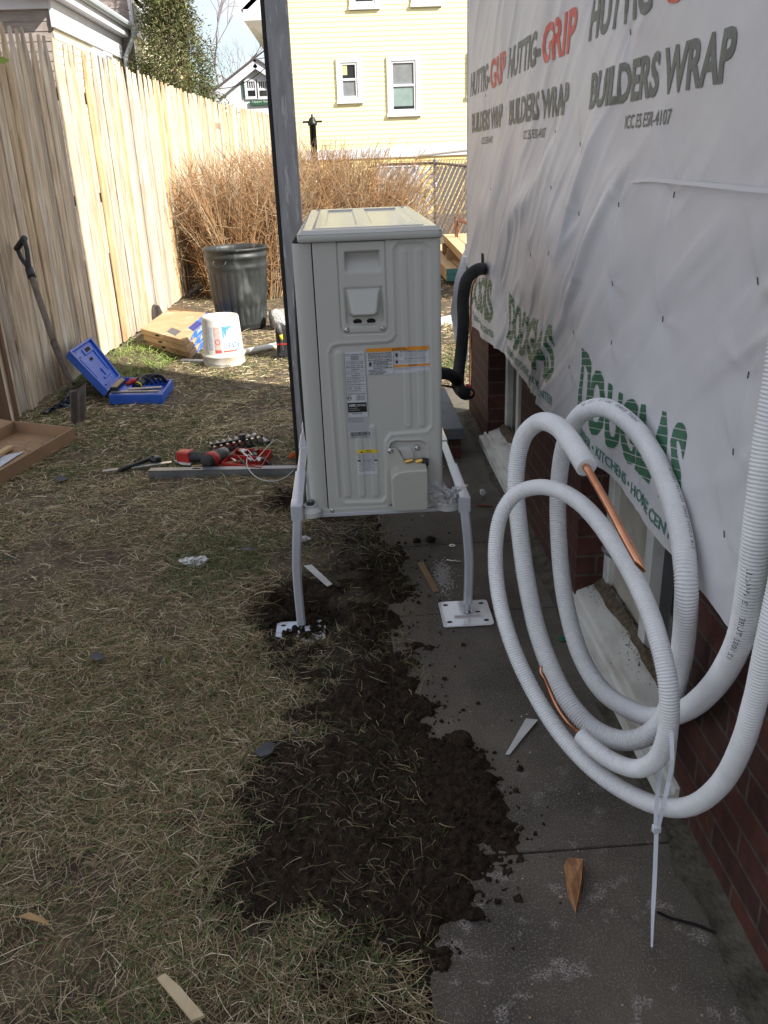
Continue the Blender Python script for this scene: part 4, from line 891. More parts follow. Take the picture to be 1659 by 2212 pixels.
ltext(o, tf, '1050500704200403105', .05, .06, .93, .22)
o, tf = lab4('caution_label', [(724, 1071), (912, 1064), (918, 1295), (735, 1303)], c11, M_lab)
strip(o, tf, 0, .86, 1, 1, M_yl); ltext(o, tf, 'CAUTION', .42, .935, .72, .985); ltext(o, tf, 'ATTENTION', .38, .87, .76, .92); ltext(o, tf, '\u25b2', .17, .88, .27, .97)
for i in range(17):
    if i == 6: ltext(o, tf, 'SERVICE / SERVICE', .28, .545, .72, .575, bold=.03); strip(o, tf, 0, .54, .17, .59, M_txt); strip(o, tf, .83, .54, 1, .59, M_txt); continue
    a_ = .04 if i < 6 else .04+.12*((i*7) % 3)/2; ltext(o, tf, ('High Pressure R-410A refrigerant. Operating', 'pressures may exceed the limits of R-22', 'systems. Use only approved equipment')[i % 3], a_, .80-.042*i, 1-a_-.1*(i % 2), .828-.042*i)
# white plastic film tucked under the valves
def film(name, pts, depth, seed, m, label, cat, n=22, amp=.02, group=None):
    P = np.array([PD(px, py, depth) for px, py in pts]); c_ = P.mean(0); k = len(P); V = [c_]; rings = 6; F = []
    rg = np.random.default_rng(seed); PP = []
    for i in range(k):
        for t in np.arange(4)/4: PP.append(P[i]*(1-t)+P[(i+1) % k]*t)
    PP = np.array(PP); k = len(PP)
    for j in range(1, rings+1):
        for i in range(k):
            p = c_+(PP[i]-c_)*j/rings; fall = 1-(j/rings)**3
            V.append(p+np.array([rg.normal(0, amp*.25), rg.normal(0, amp)*1.0-amp*.6*fall, rg.normal(0, amp*.3)])*(.4+.6*fall))
    for i in range(k): F.append((0, 1+i, 1+(i+1) % k))
    for j in range(rings-1):
        for i in range(k): a = 1+j*k+i; b_ = 1+j*k+(i+1) % k; F.append((a, a+k, b_+k, b_))
    o = meshobj(name, V, F, m); tag(o, label, cat, group); return o
M_film = mat('clear_film', (.75, .75, .77), rough=.35, alpha=.38, spec=.7)
film('plastic_bag', [(921, 1035), (945, 1048), (960, 1046), (978, 1062), (1000, 1048), (1011, 1048), (1004, 1056), (985, 1066), (982, 1082), (960, 1093), (938, 1088), (922, 1070)], PY(950, 1070, Y0-.03)[1]*0+float(np.dot(PY(950, 1070, Y0-.035)-CC, _f)), 4, M_film, 'crumpled clear plastic bag stuffed beside the valve cover of the heat pump', 'plastic bag', amp=.014)

# ================================================================ STAND
stT = thing('equipment_stand', (.07, 2.8, 0), 'white steel four legged stand carrying the heat pump', 'stand')
M_st = mat('stand_white', (.52, .53, .57), (.48, .49, .53), 6, .16, spec=.6, coat=.6)
RX = (-.172, .322); YF = 2.33; YB = 3.42
def boxtube(b, P, wd, dp, up=(1, 0, 0)):
    """square tube swept along P in the yz plane"""
    P = [Vector(p) for p in P]; V = []; m = len(P)
    for i in range(m):
        t = (P[min(i+1, m-1)]-P[max(i-1, 0)]).normalized(); sx = Vector(up); nn = t.cross(sx).normalized(); r_ = min(wd, dp)*.18
        for (a, c) in ((-wd/2+r_, -dp/2), (wd/2-r_, -dp/2), (wd/2, -dp/2+r_), (wd/2, dp/2-r_), (wd/2-r_, dp/2), (-wd/2+r_, dp/2), (-wd/2, dp/2-r_), (-wd/2, -dp/2+r_)): V.append(P[i]+sx*a+nn*c)
    F = []
    for i in range(m-1):
        for k in range(8): F.append((i*8+k, i*8+(k+1) % 8, (i+1)*8+(k+1) % 8, (i+1)*8+k))
    F += [tuple(range(7, -1, -1)), tuple((m-1)*8+k for k in range(8))]; b.add(V, F)
for k, x in enumerate(RX):
    b = MB(); zr = .410
    b.box((x-.017, YF+.005, zr-.017), (x+.017, YF+.30, zr+.020)); b.build('rail', M_st, stT, bevel=.003)
    b = MB(); b.box((x-.014, YF+.30, zr-.015), (x+.014, YB-.30, zr+.015)); b.box((x-.0175, YF+.55, zr-.018), (x+.0175, YF+.72, zr+.018)); b.build('inner_rail', M_st, stT, bevel=.003)
    b = MB(); b.box((x-.017, YB-.30, zr-.017), (x+.017, YB, zr+.018)); b.build('rail', M_st, stT, bevel=.003)
    b = MB(); b.box((x-.0185, YF-.010, zr-.030), (x+.0185, YF+.05, zr+.022)); b.build('corner_bracket', M_st, stT, bevel=.005)
    sgn = -1 if k == 0 else 1
    for (yy, dy, zg) in ((YF+.004, 1, [-.012, .03][k]), (YB-.02, -1, [-.03, .03][k])):
        P = [(x, yy+.0, zr-.02), (x+sgn*.005, yy-.003*dy, zr-.07), (x+sgn*.011, yy+.002*dy, zr-.13), (x+sgn*.016, yy+.012*dy, zr-.20), (x+sgn*.018, yy+.026*dy, zr-.28), (x+sgn*.018, yy+.045*dy, zg+.02)]
        P = spline(P, .015); b = MB(); boxtube(b, P, .0275, .0275); lg = b.build('leg', M_st, stT, smooth=False, bevel=0)
        fx, fy = x+sgn*.018, yy+.048*dy; gzv = zg-.028
        b = MB(); b.cyl((fx, fy, gzv), (fx, fy, zg+.03), .010, n=12); b.cyl((fx, fy, gzv+.004), (fx, fy, gzv+.014), .016, n=6); b.build('leveling_bolt', M_screw, lg)
        b = MB(); cx_, cy_, hs = fx-.006, fy+.002, .080; P4 = []
        for (a, c, s0) in ((1, 1, 0), (-1, 1, 1), (-1, -1, 2), (1, -1, 3)):
            for an in np.linspace(s0*math.pi/2, s0*math.pi/2+math.pi/2, 5): P4.append((cx_+a*(hs-.012)+.012*math.cos(an), cy_+c*(hs-.012)+.012*math.sin(an), gzv+.002))
        bp_ = MB().prism(P4, (0, 0, .005)).build('base_plate', mat('plate_white', (.72, .72, .74), rough=.06, spec=.9, coat=1), lg, bevel=.0012)
        for (a, c) in ((1, 1), (-1, 1), (-1, -1), (1, -1)):
            q = (cx_+a*.058, cy_+c*.055); MB().prism([(q[0]+.0085*math.cos(t), q[1]+.006*math.sin(t), gzv+.0073) for t in np.linspace(0, 6.283, 14, endpoint=False)], (0, 0, .0004)).build('bolt_hole', M_dark, bp_)
        if k == 1 and dy == 1:
            MB().box((cx_+.032, cy_-.004, gzv+.0073), (cx_+.047, cy_+.004, gzv+.0078)).build('slot', M_dark, bp_)
            lb = MB().box((cx_-.04, cy_-.036, gzv+.0072), (cx_+.048, cy_-.016, gzv+.0079)).build('label', mat('label_clear', (.55, .56, .60), rough=.4), bp_)
            textpart('lettering', 'QUICK-SLING', planefn((cx_-.034, cy_-.032, gzv+.0083), (1, 0, 0), (0, 1, 0)), .074, .010, mat('ink_pale_red', (.50, .22, .20)), lb, bold=.02)
for yy in (YF+.035, YB-.16):
    MB().box((RX[0], yy, .372), (RX[1], yy+.035, .383)).build('cross_bar', M_st, stT, bevel=.001)
    for k, x in enumerate((UX0+.012, UX1-.012)):
        xx = x+(-.012 if k == 0 else .024); z_ = .383
        b = MB(); b.lathe((xx, yy+.0, z_), [(.034, 0), (.033, .014), (.020, .026), (.018, .028), (0, .028)], 20); b.cyl((xx, yy, z_+.028), (xx, yy, z_+.032), .020, n=16); f = b.build('mounting_foot', mat('foot_white', (.55, .55, .53), rough=.5), stT, smooth=False)
        MB().cyl((xx, yy, z_+.030), (xx, yy, z_+.044), .013, n=6).build('nut', mat('steel_dark', (.10, .11, .12), rough=.35, metal=.8), f)

# ================================================================ POST
yp = 3.90
M_pg = mat('post_grey_metal', (.36, .36, .37), (.26, .26, .27), 5, .5, .0, c3=(.48, .48, .50), s3=9, stretch=(8, 8, 1.2)); M_pb = mat('post_black', (.008, .008, .009), rough=.6)
pt_ = thing('post', (-.225, yp+.05, 0), 'tall dark grey steel post with a black edge standing behind the heat pump', 'post')
x0, x1 = -.270, -.168
b = MB(); b.box((x0+.012, yp, -.05), (x1, yp+.09, 3.4)); b.build('face', M_pg, pt_, bevel=.003)
MB().box((x0-.004, yp-.002, -.05), (x0+.0118, yp+.092, 3.4)).build('black_edge', M_pb, pt_, bevel=.002)
rg = np.random.default_rng(8); z0 = PY(640, 952, yp)[2]; z1 = PY(634, 642, yp)[2]
zs = np.linspace(z0, z1, 70); lft = -.222+.010*(noise(zs*22, zs*0, 5)-.5)+.012*sstep(.45, .75, zs)-.0
V = []; F = []
for z, l in zip(zs, lft): V += [(l, yp-.0015, z), (x1-.002, yp-.0015, z)]
for i in range(len(zs)-1): F.append((2*i, 2*i+1, 2*i+3, 2*i+2))
lo_ = meshobj('pale_strip', np.array(V), F, mat('mottled_pale', (.46, .47, .52), (.34, .35, .40), 18, .6, c3=(.10, .10, .12), s3=35, stretch=(1, 1, .3)), pt_)  # mottled pale strip down the lower part of the post
for i in range(26):
    z = rg.uniform(z0+.02, z1-.03); MB().box((-.212+rg.uniform(0, .015), yp-.0022, z), (-.185+rg.uniform(-.005, .01), yp-.0018, z+rg.choice([.0015, .003, .007]))).build('dark_bar', M_txt, lo_)
# ================================================================ LINE SET COIL
def frames(P):
    P = np.array(P); T = np.gradient(P, axis=0); T /= np.linalg.norm(T, axis=1)[:, None]; N = np.zeros_like(P); n = np.cross(T[0], [.2, .1, 1]); n /= np.linalg.norm(n)
    for i in range(len(P)): n = n-T[i]*np.dot(n, T[i]); n /= np.linalg.norm(n); N[i] = n
    return P, T, N, np.cross(T, N)
def foamtube(name, pts, r, m, parent, rib=.0036, pitch=.0064, seed=0):
    P = spline([clampx(PD(*p), r) for p in pts], .0013); P, T, N, B = frames(P); s = np.concatenate([[0], np.cumsum(np.linalg.norm(np.diff(P, axis=0), axis=1))])
    nk = 28; an = np.linspace(0, 2*np.pi, nk, endpoint=False); S, A_ = np.meshgrid(s, an, indexing='ij'); rg = np.random.default_rng(seed)
    ph = 2*np.pi*S/pitch+.5*noise(S*60, A_*1.2, seed)+1.1*noise(S*14, A_*2.5, seed+9)+.35*np.sin(A_*2)
    wv = np.abs(np.sin(ph/2))**.9
    h = rib*(wv-.6)*(.75+.5*noise(S*25, A_*2, seed+3))+.0005*(noise(S*300, A_*9, seed+5)-.5)
    seam = np.exp(-((np.angle(np.exp(1j*(A_-2.4))))/.10)**2)+np.exp(-((np.angle(np.exp(1j*(A_-2.9))))/.10)**2); h = h*(1-.6*seam)+.0010*seam
    rad = r+h; rad[0] *= .93; rad[-1] *= .93
    V = P[:, None]+(N[:, None]*np.cos(A_)[..., None]+B[:, None]*np.sin(A_)[..., None])*rad[..., None]; n = len(P)
    idx = np.arange(n*nk).reshape(n, nk); F = np.stack([idx[:-1], np.roll(idx, -1, 1)[:-1], np.roll(idx, -1, 1)[1:], idx[1:]], -1).reshape(-1, 4)
    V = V.reshape(-1, 3); o = meshobj(name, V, F, m, parent, smooth=True)
    for e, sg in ((0, 1), (n-1, -1)):
        b = MB(); ring = V[idx[e]]; c_ = P[e]-T[e]*sg*.001
        b.add(list(ring)+[c_], [(k, (k+1) % nk, nk) for k in range(nk)]); b.build('foam_end', m, o)
    return o, P
def clampx(p, r):
    p = np.array(p); p[0] = min(p[0], W-.016-r); return p
M_foam = mat('foam_white', (.80, .80, .81), (.73, .73, .74), 14, .5, spec=.35)
M_cop = mat('copper', (.74, .36, .22), (.56, .24, .13), 16, .24, metal=1, rough2=.36)
Bp = [(1268, 1010, 1.76), (1240, 965, 1.82), (1205, 922, 1.95), (1165, 912, 2.08), (1128, 950, 2.16), (1114, 1040, 2.18), (1124, 1160, 2.14), (1140, 1270, 2.10), (1166, 1380, 2.05), (1212, 1490, 1.98), (1270, 1565, 1.93), (1335, 1598, 1.88), (1395, 1590, 1.84), (1437, 1545, 1.80), (1462, 1470, 1.74), (1478, 1370, 1.66), (1482, 1250, 1.62), (1466, 1130, 1.68), (1428, 1015, 1.78), (1375, 930, 1.90), (1310, 882, 2.0), (1255, 895, 2.10), (1220, 960, 2.20), (1206, 1060, 2.26), (1208, 1180, 2.26), (1222, 1300, 2.22), (1252, 1410, 2.16), (1300, 1490, 2.08), (1365, 1535, 1.98), (1440, 1548, 1.88), (1505, 1530, 1.70), (1560, 1472, 1.55), (1598, 1380, 1.44), (1622, 1260, 1.36), (1640, 1110, 1.31), (1660, 950, 1.28), (1685, 800, 1.25), (1720, 600, 1.22)]
lsB = thing('insulated_pipe', clampx(PD(1440, 1548, 1.9), .02), 'thicker white ribbed foam pipe coil with large bare copper end, hanging by the wrapped wall', 'pipe', 'white insulated copper pipes coiled by the wall')
foB, PB = foamtube('foam_sleeve', Bp, .0212, M_foam, lsB, seed=1)
P = spline([PD(1262, 1005, 1.765), PD(1268, 1012, 1.75), PD(1310, 1085, 1.66), PD(1352, 1165, 1.58), PD(1380, 1215, 1.53)], .01)
b = MB(); b.tube(P, .0079, 20, cap=False); cpo = b.build('copper_pipe', M_cop, lsB, smooth=True)
e = P[-1]; d = (P[-1]-P[-2]); d /= np.linalg.norm(d); s1 = np.cross(d, [1, .2, .3]); s1 /= np.linalg.norm(s1); s2 = np.cross(d, s1)
V = []; 
for j, (w1, w2, ln) in enumerate(((1, 1, 0), (1.15, .55, .012), (1.35, .16, .026))):
    for k in range(16): an = 2*math.pi*k/16; V.append(e+d*(ln+(.008*math.cos(an) if j == 2 else 0))+s1*math.cos(an)*.0079*w1+s2*math.sin(an)*.0079*w2)
F = [(j*16+k, j*16+(k+1) % 16, (j+1)*16+(k+1) % 16, (j+1)*16+k) for j in range(2) for k in range(16)]+[tuple(32+k for k in range(16))]
meshobj('pinched_end', np.array(V), F, M_cop, cpo, smooth=True)
Ap = [(1254, 1588, 1.80), (1290, 1622, 1.76), (1335, 1650, 1.72), (1380, 1660, 1.68), (1418, 1640, 1.62), (1440, 1590, 1.57), (1446, 1510, 1.54), (1432, 1420, 1.55), (1398, 1310, 1.60), (1345, 1205, 1.68), (1282, 1115, 1.78), (1225, 1068, 1.86), (1165, 1052, 1.95), (1112, 1070, 2.0), (1080, 1120, 2.02), (1070, 1200, 2.02), (1078, 1290, 2.0), (1105, 1390, 1.96), (1150, 1490, 1.92), (1210, 1585, 1.86), (1280, 1660, 1.80), (1355, 1712, 1.74), (1430, 1742, 1.66), (1495, 1740, 1.58), (1555, 1695, 1.48), (1600, 1615, 1.38), (1632, 1510, 1.32), (1660, 1380, 1.27), (1690, 1240, 1.24), (1730, 1050, 1.2), (1780, 800, 1.15)]
lsA = thing('insulated_pipe', clampx(PD(1430, 1742, 1.66), .02), 'thinner white foam pipe coil with small kinked copper end, nearest the camera', 'pipe', 'white insulated copper pipes coiled by the wall')
foA, PA = foamtube('foam_sleeve', Ap, .0172, M_foam, lsA, rib=.0030, pitch=.0056, seed=2)
P = spline([PD(1262, 1594, 1.79), PD(1252, 1584, 1.80), PD(1228, 1562, 1.80), PD(1205, 1530, 1.81), PD(1187, 1492, 1.82), PD(1175, 1464, 1.82), PD(1168, 1452, 1.82), PD(1170, 1438, 1.82)], .008)
rr = [.0049]*len(P); 
for i in range(1, 4): rr[-i] = .0049*(.35+.15*i)
MB().tube(P, rr, 14).build('copper_pipe', M_cop, lsA, smooth=True)
# printed code on the big foam sleeve
def sleeve_text(i0, i1, s, o, Pc, ang, r):
    Pf, T, N, B = frames(Pc); L0 = np.cumsum(np.concatenate([[0], np.linalg.norm(np.diff(Pf, axis=0), axis=1)]))
    a0 = L0[i0]; 
    def fn(u, v):
        t = a0+u; p = np.stack([np.interp(t, L0, Pf[:, k]) for k in range(3)], -1); tt = np.stack([np.interp(t, L0, T[:, k]) for k in range(3)], -1)
        c_ = CC-p; c_ /= np.linalg.norm(c_, axis=1)[:, None]; c_ -= tt*(c_*tt).sum(1)[:, None]; c_ /= np.linalg.norm(c_, axis=1)[:, None]; s_ = np.cross(tt, c_)
        a = ang+v/r; return p+(c_*np.cos(a)[:, None]+s_*np.sin(a)[:, None])*(r+.0012)
    textpart('printed_code', s, fn, i1, .0085, mat('ink_faded', (.16, .16, .18), rough=.6), o, cut=.02)
for frac, s_, a_ in ((.48, '154007  83801  0447A  170107', .55), (.40, '5/8 ASTM B280  MAWP 700PSI', .75), (.86, '12 1083 TUBE  1/2 WALL', -.4)): sleeve_text(int(len(PB)*frac), .20, s_, foB, PB, a_, .0212)
# cable ties
M_tie = mat('tie_white', (.66, .68, .74), rough=.35, spec=.5)
def ribbon(P, wd, th, m, name, parent, side=None, widths=None):
    P = np.array(P, float); b = []; V = []; n = len(P)
    for i in range(n):
        t = P[min(i+1, n-1)]-P[max(i-1, 0)]; t /= np.linalg.norm(t); vdir = CC-P[i] if side is None else np.array(side, float); vdir = vdir-t*np.dot(vdir, t); vdir /= np.linalg.norm(vdir); s_ = np.cross(t, vdir); w_ = wd if widths is None else widths[i]
        for a, c in ((-1, -1), (1, -1), (1, 1), (-1, 1)): V.append(P[i]+s_*a*w_/2+vdir*c*th/2)
    F = [(i*4+k, i*4+(k+1) % 4, i*4+4+(k+1) % 4, i*4+4+k) for i in range(n-1) for k in range(4)]+[(3, 2, 1, 0), (n*4-4, n*4-3, n*4-2, n*4-1)]
    return meshobj(name, np.array(V), F, m, parent)
zt1 = thing('cable_tie', PD(1409, 2045, 1.58), 'long white cable tie hanging straight down from the coiled pipes', 'cable tie', 'white cable ties')
Z = 1.56
ribbon(spline([PD(1449, 1580, 1.50), PD(1452, 1640, 1.50), PD(1444, 1690, 1.52), PD(1432, 1745, 1.53), PD(1420, 1795, Z)], .02), .0075, .0014, M_tie, 'strap', zt1)
ribbon(spline([PD(1436, 1600, 1.72), PD(1424, 1690, 1.66), PD(1418, 1740, 1.62), PD(1416, 1795, Z)], .02), .0075, .0014, M_tie, 'strap', zt1)
a = PD(1418, 1790, Z); b = MB(); b.box(tuple(a-[.0075, .006, .007]), tuple(a+[.0075, .006, .007])); b.build('head', M_tie, zt1, bevel=.002)
P = spline([PD(1418, 1795, Z), PD(1414, 1900, Z+.01), PD(1410, 1980, Z+.012), PD(1408, 2046, Z+.014)], .02); wds = [.0078]*len(P); wds[-1] = .005
ribbon(P, .0078, .0015, M_tie, 'tail', zt1, widths=[.0078 if i < len(P)-4 else .0074-.0012*(4-(len(P)-i)) for i in range(len(P))])
def onw(px, py, off=.004): q = PX(px, py, W); return np.array([float(W-wdisp(np.array(q[1]), np.array(q[2])))-off, q[1], q[2]])
P = spline([onw(1373, 392, .004), onw(1420, 388, .009), onw(1500, 394, .012), onw(1580, 401, .016), onw(1665, 408, .02), onw(1760, 412, .03)], .02)
zt2 = thing('cable_tie', P[0], 'white cable tie tail sticking out flat across the printed wrap', 'cable tie', 'white cable ties')
ribbon(P, .0078, .0016, M_tie, 'tail', zt2, side=(-1, 0, 0), widths=[.0078*min(1, .4+.25*i) for i in range(len(P))])

# ---------------------------------------------------------------- black insulated pipes at the far corner
M_blk = mat('black_foam', (.012, .012, .013), (.02, .02, .021), 30, .75, bump=.2, bscale=60)
yy = 4.15
P = [PAX(1052, 580, 0, W+.03), PX(1030, 583, .60), PX(1008, 605, .545), PX(1000, 650, .53), PX(1001, 700, .53), PX(996, 760, .52), PX(990, 810, .50), PX(992, 838, .495), PX(1003, 850, .50)]
bp1 = MB().tube(spline(P, .02), .0275, 20).build('insulated_pipe', M_blk, base=P[4], smooth=True)
tag(bp1, 'black foam covered pipe bending down out of a slit in the wrapped wall', 'pipe')
P = [PY(945, 806, 3.45), PY(968, 808, 3.6), PY(984, 818, 3.72), PY(990, 838, 3.85), PY(1004, 852, 3.86), PY(1014, 850, 3.75)]
pth = spline(P, .02); rr = [.026]*len(pth)
bp2 = MB().tube(pth, rr, 20).build('insulated_pipe', M_blk, base=P[3], smooth=True)
tag(bp2, 'short black foam pipe end with red marking lying low beside the heat pump', 'pipe')
MB().tube([P[-1]+(P[-1]-P[-2])*0, P[-1]+(P[-1]-P[-2])*.25], .012, 14).build('copper_pipe', M_cop, bp2)
q = PY(1012, 836, 3.80); b = MB(); b.tube([q+np.array([-.012, .0, .003]), q+np.array([.012, -.01, 0])], .012, 10); b.build('red_label', mat('red_label', (.5, .06, .05), rough=.5), bp2)
P = [PX(1050, 590, W+.01), PX(1030, 598, .62), PX(1019, 630, .60), PX(1017, 700, .60), PX(1018, 790, .60), PX(1015, 845, .58), PX(1005, 858, .55)]
o = MB().tube(spline(P, .02), .0048, 10).build('copper_pipe', M_cop, base=P[3], smooth=True); tag(o, 'thin bare copper pipe curving down beside the black insulated pipe at the house corner', 'pipe')
P = [PY(950, 832, 3.5), PY(975, 836, 3.7), PY(1000, 845, 3.8)]
o = MB().tube(spline(P, .02), .005, 8).build('copper_pipe', M_cop, base=P[0], smooth=True); tag(o, 'thin copper pipe stub running from the heat pump under the short black pipe', 'pipe')

# stone step
za = .16; q1 = G(1003, 925, za); q2 = G(962, 850, za); 
st = thing('stone_step', (.35, 4.4, 0), 'low blue grey stone step on a brick base behind the heat pump', 'step')
MB().box((.06, q1[1]+.02, 0), (q1[0]-.015, q1[1]+.75, za-.055)).build('brick_base', M_brick, st)
MB().box((.02, q1[1], za-.055), (q1[0], q1[1]+.80, za)).build('slab', mat('bluestone', (.15, .18, .20), (.10, .12, .135), 5, .75, c3=(.13, .09, .06), s3=7, bump=.2), st, bevel=.006)
# ================================================================ YARD OBJECTS
def gnd(px, py, dz=0): p = G(px, py); return np.array([p[0], p[1], float(gz(p[0], p[1]))+dz])
def c4(x, y): return (.3968*x, 548.6+.3968*y)
def c8(x, y): return (987+.4048*x, 823+.4048*y)
# trash can
bc = G(520, 713); cx, cy = bc[0]+.0, bc[1]+.18; tc_ = thing('trash_can', (cx, cy, 0), 'dark grey fluted metal trash can without a lid beside the picket fence', 'trash can')
M_can = mat('can_metal', (.016, .019, .019), (.034, .039, .039), 7, .5, .1, c3=(.085, .09, .088), s3=5, stretch=(1, 1, .5), bump=.12, bscale=40)
def flute(an, j, z):
    if z < .03 or z > .50: return 0
    e = min(1, (z-.03)/.03, (.50-z)/.03); return .012*(abs(math.cos(an*13))**.6-.6)*e
prof = [(.205, 0), (.212, .01), (.212, .028)]+[(.214+.045*(z-.03)/.5, z) for z in np.linspace(.03, .50, 22)]+[(.262, .52), (.268, .535), (.262, .55), (.265, .60), (.272, .605), (.272, .635), (.265, .64), (.268, .665), (.280, .668), (.284, .68), (.280, .692), (.268, .690), (.262, .66), (.245, .30), (.205, .02), (.0, .02)]
b = MB(); b.lathe((cx, cy, 0), prof, 156, mod=flute); b.build('body', M_can, tc_, smooth=True)
for sg in (-1, 1):
    an = 1.15 if sg > 0 else 1.15+math.pi; d = np.array([math.cos(an), math.sin(an), 0]); t = np.array([-d[1], d[0], 0]); o_ = np.array([cx, cy, 0])+d*.268
    MB().tube(spline([o_-t*.06+[0, 0, .60], o_-t*.055+d*.03+[0, 0, .57], o_+d*.045+[0, 0, .55], o_+t*.055+d*.03+[0, 0, .57], o_+t*.06+[0, 0, .60]], .01), .006, 6).build('handle', M_can, tc_, smooth=True)
b = MB(); rg = np.random.default_rng(2)
V, F = grid(np.linspace(0, 1, 10), np.linspace(0, 2*np.pi, 24), lambda r, a: np.stack([cx+.05+.18*r*np.cos(a), cy+.18*r*np.sin(a), .60+.045*fbm(r*4*np.cos(a)+9, r*4*np.sin(a)+9, 3)-.03*r+.05*(np.cos(a)+1)*.5], -1))
o = meshobj('cloth', V, F, mat('rag_red_brown', (.16, .05, .035), (.08, .03, .025), 9, .85), smooth=True); tag(o, 'red brown crumpled rag lying in the top of the trash can', 'cloth')
# flooring cartons
M_card = mat('cardboard', (.50, .34, .19), (.42, .28, .15), 5, .8, c3=(.60, .44, .28), s3=6, bump=.1, bscale=30); M_blue = mat('print_blue', (.03, .12, .42), (.05, .17, .50), 6, .45, c3=(.4, .5, .65), s3=30); M_dblue = mat('print_navy', (.02, .03, .20), (.03, .05, .28), 8, .45); M_wht = mat('print_white', (.7, .7, .7), rough=.5)
ofs = [(0, 0), (.015, -.03), (-.05, .03)]
for k, (zt_, off, lab) in enumerate(((.150, (0, 0), 'top tan flooring carton with torn blue printed end, on its stack by the fence'), (.101, (.02, -.015), 'middle flooring carton of the stack of three by the fence'), (.052, (.035, .012), 'lowest flooring carton of the stack, resting on the grass by the fence'))):
    th = .047; ctr = [G(*c4(*p), .150) for p in ((1000, 470), (765, 405), (940, 282), (1165, 327))]
    ctr = [np.array([p[0]+off[0], p[1]+off[1], zt_]) for p in ctr]
    c0_ = np.mean(ctr, 0); T0 = thing('carton', (c0_[0], c0_[1], zt_-th), lab, 'carton', 'stacked flooring cartons by the fence')
    MB().quadbox(ctr, th).build('box', M_card, T0, bevel=.005)
    n_, w_, f_, r_ = ctr   # near, left, back, right
    def lerp(a, b_, t): return a*(1-t)+b_*t
    # printed band on the right end and the top beside it
    e0, e1 = lerp(n_, w_, .0), lerp(r_, f_, .0); i0, i1 = lerp(n_, w_, .17), lerp(r_, f_, .17)
    upv = np.array([0, 0, .0012]); q = [lerp(e0, e1, .30)+upv, lerp(e0, e1, .995)+upv, lerp(i0, i1, .995)+upv, lerp(i0, i1, .36)+upv]
    MB().add(q, [(0, 1, 2, 3)]).build('print_panel', M_dblue if k == 0 else M_blue, T0)
    q2_ = [lerp(e0, e1, .62)+upv*2, lerp(e0, e1, .97)+upv*2, lerp(i0, i1, .97)+upv*2, lerp(i0, i1, .62)+upv*2]; MB().add(q2_, [(0, 1, 2, 3)]).build('print_panel', M_blue, T0)
    outv = np.cross(e1-e0, [0, 0, 1]); outv /= np.linalg.norm(outv); dn = np.array([0, 0, -th])
    q = [lerp(e0, e1, .12)+outv*.0012+dn*.98, lerp(e0, e1, .99)+outv*.0012+dn*.98, lerp(e0, e1, .99)+outv*.0012+dn*.03, lerp(e0, e1, .30)+outv*.0012+dn*.03]; MB().add(q, [(0, 1, 2, 3)]).build('end_print', M_blue, T0)
    ud = (e1-e0)/np.linalg.norm(e1-e0); textpart('lettering', 'FLOOR', planefn(lerp(e0, e1, .42)+outv*.002+dn*.78, ud, (0, 0, 1)), .20, .026, M_wht, T0, bold=.03)
    if k == 0:
        q = [lerp(lerp(n_, w_, .22), lerp(r_, f_, .22), a)+upv for a in (.05, .22)]+[lerp(lerp(n_, w_, .46), lerp(r_, f_, .46), a)+upv for a in (.26, .10)]; MB().add(q, [(0, 1, 2, 3)]).build('label', mat('label_dark', (.10, .10, .11), rough=.5), T0)
    s_ = lerp(n_, w_, .08)+dn*.3; 
    sv = np.cross([0, 0, 1], w_-n_); sv = -sv/np.linalg.norm(sv); sv = sv if np.dot(sv, CC-n_) > 0 else -sv
    MB().add([lerp(n_, w_, .55)+dn*.25+sv*.001, lerp(n_, w_, .62)+dn*.25+sv*.001, lerp(n_, w_, .66)+dn*.6+sv*.001, lerp(n_, w_, .58)+dn*.6+sv*.001], [(0, 1, 2, 3)]).build('hand_slot', M_dark, T0)
# upturned bucket
bk = G(481, 790); cx, cy = bk[0], bk[1]+.125; bu = thing('bucket', (cx, cy, 0), 'upturned white plastic bucket with blue and red print on the sunlit lawn', 'bucket')
M_bkt = mat('bucket_white', (.74, .72, .66), (.66, .63, .56), 6, .38, c3=(.5, .42, .32), s3=4)
prof = [(.150, -.01), (.153, .0), (.152, .055), (.156, .058), (.157, .068), (.150, .072), (.1465, .085), (.1345, .325), (.132, .338), (.125, .345), (.118, .346), (.116, .338), (0, .338)]
MB().lathe((cx, cy, 0), prof, 64).build('body', M_bkt, bu, smooth=True)
va = math.atan2(-cy, -cx)
def cylfn(a0, z0, sx=1, flip=False):
    def f(u, v):
        u = np.asarray(u, float); v = np.asarray(v, float)
        z = z0+(-v if flip else v); r = np.interp(z, [.085, .325], [.1465, .1345])+.0012; a = va+a0+(-u if flip else u)/r*sx
        return np.stack([cx+r*np.cos(a), cy+r*np.sin(a), z], -1)
    return f
def patch(name, a0, a1, z0, z1, m, edge=0):
    f = cylfn(0, 0)
    V, F = grid(np.linspace(a0, a1, 26), np.linspace(0, 1, 12), lambda a, t: f(a*.14, z0+(z1-z0)*t+edge*(1-t)*(noise(a*22, t*0, 4)+.9*(a-a0)/(a1-a0))))
    return meshobj(name, V, F, m, bu)
patch('blue_print', .02, .60, .16, .285, mat('paint_blue', (.03, .22, .62), (.20, .42, .72), 40, .4), edge=.085)
patch('warning_print', -.42, -.08, .115, .28, mat('print_pink', (.62, .36, .33), (.68, .52, .48), 60, .4)); patch('warning_band', -.42, -.08, .095, .118, mat('print_red', (.55, .10, .09), rough=.4))
patch('small_print', -.78, -.50, .12, .28, mat('print_pale', (.45, .52, .64), (.62, .64, .66), 60, .4)); patch('red_stripe', .02, .80, .100, .112, MATS['print_red'])
